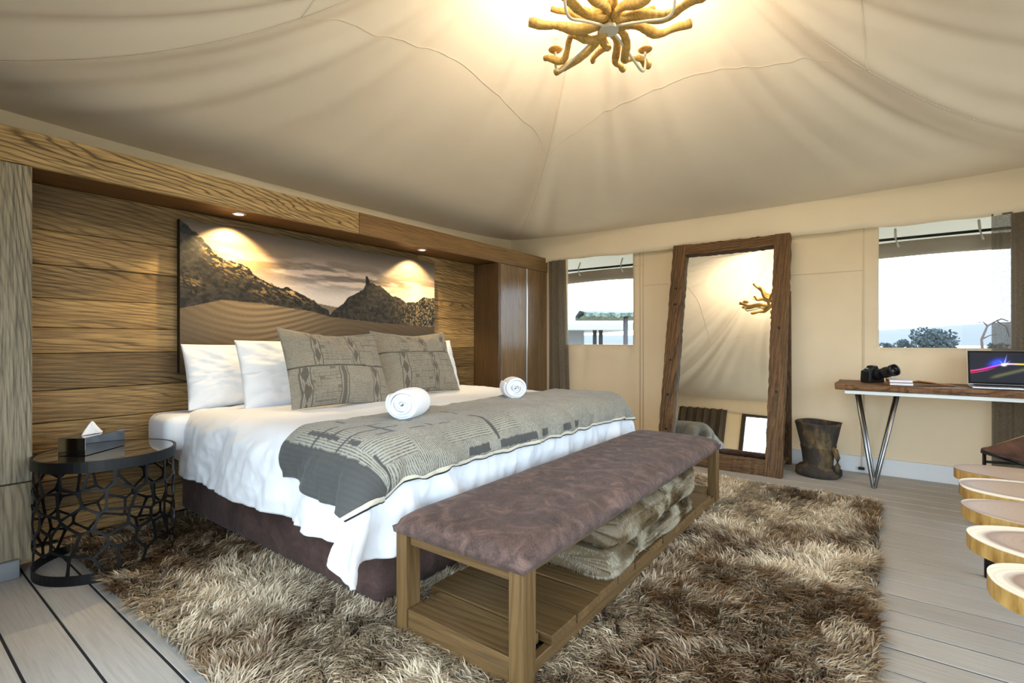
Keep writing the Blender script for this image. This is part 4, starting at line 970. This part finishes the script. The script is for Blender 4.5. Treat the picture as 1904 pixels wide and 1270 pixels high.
for sx in (-1, 1):
    B().tube([(sx*.24, .36, .442), (sx*.245, .355, .0)], .010, 8).build('leg', M['iron'], ch, smooth=True)
    B().tube([(sx*.27, -.30, .82), (sx*.27, -.34, .40), (sx*.26, -.36, .0)], .010, 8).build('leg', M['iron'], ch, smooth=True)
    B().tube([(sx*.243, .357, .385), (sx*.265, -.34, .36)], .008, 8).build('side_bar', M['iron'], ch, smooth=True)
    B().tube([(sx*.24, .22, .43), (sx*.255, -.345, .05)], .008, 8).build('brace', M['iron'], ch, smooth=True)
B().tube([(-.25, .365, .443), (.25, .365, .443)], .011, 8).build('front_bar', M['iron'], ch, smooth=True)
B().tube([(-.26, -.31, .815), (.26, -.31, .815)], .011, 8).build('back_bar', M['iron'], ch, smooth=True)

# ------------------------------------------------------------------ log slice coffee table
ct = thing('coffee_table', 'low coffee table made of five golden log slices in a row', 'coffee table', (2.76, -.62, 0))
def slice_mat(nm, seed, sw=.86):
    t = NT(nm); v = t.co('Object', (1, 1, 1), False); sp = t.n('SeparateXYZ'); t.L.new(v, sp.inputs[0])
    nz = t.math('MULTIPLY_ADD', t.noise(v, 6, 3, .5), .5, -.25)
    r = t.math('SQRT', t.math('ADD', t.math('POWER', t.math('DIVIDE', sp.outputs['X'], .205), 2), t.math('POWER', t.math('DIVIDE', sp.outputs['Y'], .38), 2)))
    rr_ = t.math('ADD', r, t.math('MULTIPLY', nz, .20))
    c = t.ramp(rr_, [(.0, S(186, 158, 126)), (.35, S(170, 140, 110)), (sw-.12, S(166, 138, 114)), (sw-.035, S(140, 110, 88)), (sw+.02, S(222, 204, 178)), (1.0, S(230, 212, 182))])
    ringv = t.math('SINE', t.math('MULTIPLY', rr_, 120)); c = t.mix(t.math('MULTIPLY', t.ramp(ringv, [(.3, (0, 0, 0)), (.95, (1, 1, 1))]), t.math('MULTIPLY', t.noise(v, 3, 2), .30)), c, S(128, 98, 74))
    z = t.math('GREATER_THAN', sp.outputs['Z'], .0215)
    bark = t.ramp(t.noise(t.co('Object', (1, 1, .25), False), 26, 5, .65), [(.3, S(150, 110, 52)), (.6, S(206, 166, 96)), (.8, S(222, 190, 124))])
    return t.fin(t.mix(z, bark, c), .45, 0, .4)
for i, (xx, yo, rx, ry, s) in enumerate(((1.955, .02, .195, .37, 1), (2.345, .01, .20, .375, 2), (2.755, .0, .195, .36, 3), (3.165, .01, .20, .34, 4), (3.545, -.01, .175, .32, 5))):
    r2 = random.Random(s); ph = [r2.uniform(0, 6.28) for _ in range(4)]; n = 72; poly = []
    for k in range(n):
        a = 2*math.pi*k/n; q = 1+.025*math.sin(2*a+ph[0])+.03*math.sin(3*a+ph[1])+.012*math.sin(5*a+ph[2]); poly.append((rx*q*math.copysign(abs(math.cos(a))**.85, math.cos(a)), ry*q*math.copysign(abs(math.sin(a))**.85, math.sin(a))))
    sl = B().prism(poly, -.026, .024).build('log_slice', slice_mat('log_slice_%d' % s, s, (.84, .88, .97, .86, .92)[i]), ct, (xx-2.76, yo, .405), bevel=0)
    if i == 1:
        B().add([(-.06, .24, .0245), (-.02, .215, .0245), (.02, .235, .0245), (.025, .205, .0245), (-.018, .195, .0245), (-.055, .205, .0245)]+[(-.06, .24, .02), (-.02, .215, .02), (.02, .235, .02), (.025, .205, .02), (-.018, .195, .02), (-.055, .205, .02)], [(0, 1, 2, 3, 4, 5), (6, 7, 8, 9, 10, 11)]).build('key_joint', plain('inlay', S(60, 40, 24), .5), sl)
B().box(-.90, .90, -.02, .02, .345, .378).build('frame_bar', M['iron'], ct)
for lx in (-.72, .42):
    B().box(lx-.02, lx+.02, -.22, .24, .345, .378).build('cross_bar', M['iron'], ct)
    for ly in (-.22, .22): B().tube([(lx, ly, .36), (lx, ly*1.02, .0)], [.022, .018], 10).build('leg', M['iron'], ct, smooth=True)

# ------------------------------------------------------------------ curtains
def curtain(name, label, pts, z0, z1, amp, freq, m, drift=0, n=160, gather=0):
    u = np.linspace(0, 1, n); v = np.linspace(0, 1, 30); U, V = np.meshgrid(u, v, indexing='ij'); p0 = np.array(pts[0]); p1 = np.array(pts[1]); d = p1-p0; L = np.linalg.norm(d); nn = np.array([-d[1], d[0]])/L
    uu = U+drift*(1-V)*U*0
    w = amp*(np.sin(U*L*freq+.6*np.sin(V*3))+.4*np.sin(U*L*freq*2.3+1+V))*(.75+.5*(1-V))
    base = p0+(d)*(U*(1+drift*(1-V)))[..., None]; X = base[..., 0]+nn[0]*w; Y = base[..., 1]+nn[1]*w; Z = z0+(z1-z0)*V
    o = link(name, mesh_np(name, np.stack([X, Y, Z], -1), grid_faces(n, 30)), m, smooth=True); return tag(o, label, 'curtain')
curtain('curtain', 'sheer grey curtain hanging in the corner beside the wardrobe', ((XB-.085, 3.22), (XB-.085, 2.97)), .02, 2.06, .018, 70, M['sheer'], .30)
curtain('curtain', 'sheer grey curtain at the right edge behind the desk', ((XB-.062, -1.38), (XB-.062, -.64)), .02, 2.04, .016, 60, M['sheer'], -.0)
curtain('curtain', 'dark brown curtain gathered by the glazed doors, seen in the mirror', ((XF+.10, 2.28), (XF+.10, 3.15)), .02, 2.10, .03, 45, M['curtain'])

# ------------------------------------------------------------------ driftwood chandelier
HC = Vector((2.45, 1.18, 2.77)); fw = Vector((math.cos(YAW), math.sin(YAW), 0)); rt = Vector((math.sin(YAW), -math.cos(YAW), 0))
cd = thing('chandelier', 'driftwood branch chandelier hanging from the tent apex', 'chandelier', HC)
def loc(r, f, z): return rt*r+fw*f+Vector((0, 0, z))
B().lathe([(.0, -.004), (.050, -.004), (.052, .0), (.050, .014), (.03, .016)], 36).build('hub_plate', M['pewter'], cd, smooth=False)
B().tube([(0, 0, .01), (.004, 0, .12), (-.004, .003, .24), (0, 0, .36)], [.034, .040, .034, .026], 12).build('trunk', M['drift'], cd, smooth=True)
B().tube([(0, 0, .35), (0, 0, max(.5, cz(AX, AY)-2.77-.01))], .008, 8).build('hanging_rod', M['pewter'], cd, smooth=True)
br = [  # right, towards camera, height at tip, base radius, waviness, base height
    (-.43, .00, .05, .024, .25, .03), (-.33, .26, -.0, .019, 1.2, .03), (-.25, .38, -.015, .023, .35, .02), (-.03, .34, .03, .017, .9, .02), (.17, .44, .03, .019, .4, .03), (.30, .34, .0, .020, .9, .03),
    (.45, .04, .06, .022, .4, .03), (.43, -.26, .02, .026, .4, .04), (-.36, -.28, .06, .021, .4, .05), (-.22, -.34, .16, .020, .5, .06), (-.06, -.30, .30, .020, .5, .08), (.08, -.36, .24, .020, .5, .08), (.24, -.34, .12, .022, .5, .05),
    (-.30, .12, .20, .018, .6, .10), (.28, .15, .22, .018, .6, .10), (-.10, .22, .26, .018, .6, .12), (.12, -.10, .36, .018, .6, .14), (.03, .42, .16, .016, .6, .08)]
for i, (a, b_, z, r0, wv, zb) in enumerate(br):
    r2 = random.Random(i+5); tipv = loc(a, b_, z); n = 16; pts = []; rs = []; side = Vector((-tipv.y, tipv.x, 0)).normalized(); L = tipv.length; ph = r2.uniform(0, 6.28)
    for k in range(n):
        t = k/(n-1); env = math.sin(math.pi*min(1, t*1.1))**.7 if t < .95 else .25
        p = Vector((0, 0, zb))*(1-t)+tipv*t+tipv.normalized()*.03*(1-t)+side*wv*.05*math.sin(t*7.5+ph)*env+Vector((0, 0, wv*.035*math.sin(t*9+ph*2)*env-.03*math.sin(math.pi*t)))
        pts.append(p); rs.append(r0*(1.18-.26*t)*(1+.16*math.sin(t*11+ph)+.08*r2.uniform(-1, 1)))
    B().tube(pts, rs, 9).build('branch', M['drift'], cd, smooth=True)
for i, (sr, sf) in enumerate(((-1, -1), (1, -1), (-1, 1), (1, 1))):
    e = .265; tip = loc(sr*e, sf*e, .05); dirv = Vector((tip.x, tip.y, 0)).normalized()
    pts = [dirv*.03+Vector((0, 0, .01)), dirv*.12+Vector((0, 0, -.015)), dirv*.24+Vector((0, 0, -.055)), dirv*.335+Vector((0, 0, -.085)), dirv*.372+Vector((0, 0, -.05)), dirv*.375+Vector((0, 0, .045))]
    sp_ = []
    for k in range(len(pts)-1):
        for q in range(4):
            t = q/4; p_1 = pts[max(k-1, 0)]; p0, p1, p2 = pts[k], pts[k+1], pts[min(k+2, len(pts)-1)]
            sp_.append(.5*(2*p0+(p1-p_1)*t+(2*p_1-5*p0+4*p1-p2)*t*t+(-p_1+3*p0-3*p1+p2)*t**3))
    sp_.append(pts[-1])
    arm = B().tube(sp_, .0075, 8).build('arm', M['pewter'], cd, smooth=True)
    t0 = pts[-1]
    B().lathe([(.006, -.004), (.036, .004), (.042, .010), (.038, .010), (.012, .006)], 24, t0).build('drip_pan', M['drift'], arm, smooth=True)
    B().lathe([(.014, .01), (.014, .085), (.012, .09)], 16, t0).build('candle_sleeve', M['clear'], arm, smooth=True)
    B().lathe([(.006, .09), (.013, .105), (.016, .122), (.012, .142), (.003, .160)], 16, t0).build('bulb', M['bulb'], arm, smooth=True)
    w = HC+t0+Vector((0, 0, .125)); lamp('chandelier_lamp', 'POINT', w+Vector((0, 0, .06)), BULB_W, WARM, .03)

# ------------------------------------------------------------------ outside: ground, hills, bushes, neighbouring tent
gnd = B().box(-60, 900, -500, 500, -1.2, -.9).build('ground', plain('dry_grass', S(186, 170, 142), .95)); tag(gnd, 'pale dry grassland outside the tent', kind='structure')
def hills():
    n1, n2 = 90, 12; u = np.linspace(-1, 1, n1); v = np.linspace(0, 1, n2); U, V = np.meshgrid(u, v, indexing='ij'); X = 330+V*160; Y = U*420
    Z = -1+np.sin(V*np.pi/2)*(5.5+7*fbm(U*3+1, V*0+2, 3, 3)+6*np.exp(-((Y+95)/70)**2))
    o = link('hill', mesh_np('hill', np.stack([X, Y, Z], -1), grid_faces(n1, n2)), plain('hill_scrub', S(84, 84, 82), .95), smooth=True); tag(o, 'low pale hill range along the horizon', kind='structure')
hills()
leafm = plain('bush_leaf', S(44, 54, 56), .9); twigm = plain('dead_wood', S(70, 58, 56), .9)
def bush(label, x, y, z0, w, h, seed, nleaf=1500):
    t = thing('bush', label, 'bush', (x, y, z0), 0); r = np.random.default_rng(seed)
    nb = 9; cen = np.stack([r.normal(0, w*.24, nb), r.normal(0, w*.24, nb), h*(.45+.3*r.random(nb))], -1); rad = w*(.16+.10*r.random(nb))
    pick = r.integers(0, nb, nleaf); d = r.normal(size=(nleaf, 3)); d /= np.linalg.norm(d, axis=-1, keepdims=True); c = cen[pick]+d*rad[pick][:, None]*(.6+.4*r.random((nleaf, 1))); c[:, 2] = np.clip(c[:, 2], .05, h)
    s1 = r.normal(size=(nleaf, 3)); s1 /= np.linalg.norm(s1, axis=-1, keepdims=True); s2 = np.cross(s1, r.normal(size=(nleaf, 3))); s2 /= np.linalg.norm(s2, axis=-1, keepdims=True); sz = w*.045
    V = np.stack([c-s1*sz, c+s2*sz*.6, c+s1*sz, c-s2*sz*.6], 1); o = link('foliage', mesh_np('foliage', V, np.arange(nleaf*4).reshape(-1, 4)), leafm, t); o['kind'] = 'stuff'
    b = B()
    b.tube([(0, 0, 0), (.04*w, 0, h*.3), (0, .02*w, h*.55)], [w*.03, w*.022, w*.012], 6)
    b.build('trunk', twigm, t)
def gp(px, D): # point on the ground plan at depth D along the picture's column, used once for placing the far plants
    k = (px-952)/923; return (D*(math.cos(YAW)+k*math.sin(YAW)), D*(math.sin(YAW)-k*math.cos(YAW)))
for px, D, w, h, lab in ((1745, 40, 3.4, 3.3, 'largest round bush seen through the window above the desk'), (1690, 46, 1.9, 2.5, 'middle small bush seen through the window above the desk'), (1655, 50, 1.7, 2.2, 'leftmost small bush seen through the window above the desk'), (1850, 60, 2.0, 2.1, 'far bush behind the bare tree outside the window')):
    x, y = gp(px, D); bush(lab, x, y, -.9, w, h, int(px))
x, y = gp(1822, 24); dt = thing('bare_tree', 'leafless bent tree outside the window above the desk', 'tree', (x, y, -.9))
bdir = (rt*.9+fw*.1)
for k, pp in enumerate(([(0, 0), (.15, 1.6), (.1, 2.1), (.45, 2.75), (1.0, 3.0), (1.6, 2.7), (1.8, 2.2)], [(.1, 2.1), (.6, 2.3), (1.1, 2.35)], [(.45, 2.75), (.2, 2.95), (-.2, 2.9)], [(1.0, 3.0), (1.3, 3.1), (1.7, 3.0)])):
    B().tube([tuple(bdir*a+Vector((0, 0, b_))) for a, b_ in pp], [.07*(1-.13*i)*(1 if k == 0 else .45) for i in range(len(pp))], 6).build('branch' if k else 'trunk', twigm, dt, smooth=True)
# neighbouring tent and thatched shelter
x, y = gp(1060, 15); nt = thing('neighbour_tent', 'white neighbouring tent with low pitched roof outside the corner window', 'tent', (x, y, -.9), YAW-math.pi/2)
whm = plain('tent_white', S(150, 155, 163), .8)
rb = B(); rb.add([(-3.5, -2.2, 2.45), (1.45, -2.2, 2.45), (1.45, 2.5, 2.45), (-3.5, 2.5, 2.45), (-2.2, .2, 4.1), (-1.2, .2, 4.1), (-3.5, -2.2, 2.3), (1.45, -2.2, 2.3), (1.45, 2.5, 2.3), (-3.5, 2.5, 2.3)], [(0, 1, 5, 4), (1, 2, 5), (2, 3, 4, 5), (3, 0, 4), (0, 6, 7, 1), (1, 7, 8, 2), (2, 8, 9, 3), (3, 9, 6, 0), (6, 9, 8, 7)]); rb.build('roof', whm, nt)
B().box(-3.0, .25, -1.2, 2.0, 0, 2.3).build('wall', plain('tent_wall', S(128, 132, 140), .8), nt)
for px_ in (.44, .60): B().box(px_-.04, px_+.04, -1.9, -1.76, 0, 2.3).build('post', plain('post_dark', S(40, 36, 36), .8), nt)
x, y = gp(1140, 11); ps = thing('shelter', 'thatched shade shelter on thin posts outside the corner window', 'shelter', (x, y, -.9), YAW-math.pi/2)
tn = NT('thatch'); tn.bump(tn.noise(tn.co('Object', (1, 1, 1), False), 18, 4, .7), .8, .05); thm = tn.fin(tn.ramp(tn.noise(tn.co('Object', (1, 1, 1), False), 9, 4, .7), [(.4, S(60, 74, 68)), (.6, S(120, 130, 122))]), .95)
n = 40; V = []; 
tb_ = B()
for k in range(n):
    u = -.72+2.2*k/(n-1); j1 = .025*rnd.uniform(-1, 1)
    V += [(u, -.5, 2.52-.02*u+j1), (u, -.5, 2.60-.02*u+j1*.5), (u, .2, 2.68-.02*u), (u, .9, 2.60), (u, .9, 2.5)]
F = [(k*5+q, k*5+q+1, (k+1)*5+q+1, (k+1)*5+q) for k in range(n-1) for q in range(4)]+[(k*5+4, k*5, (k+1)*5, (k+1)*5+4) for k in range(n-1)]
tb_.add(V, F).build('thatch_roof', thm, ps)
for px_, py_ in ((.19, -.4), (1.3, -.4), (.45, .8), (1.3, .8)): B().tube([(px_, py_, 0), (px_, py_, 2.56)], .045, 8).build('post', plain('post_grey', S(60, 56, 56), .8), ps, smooth=True)
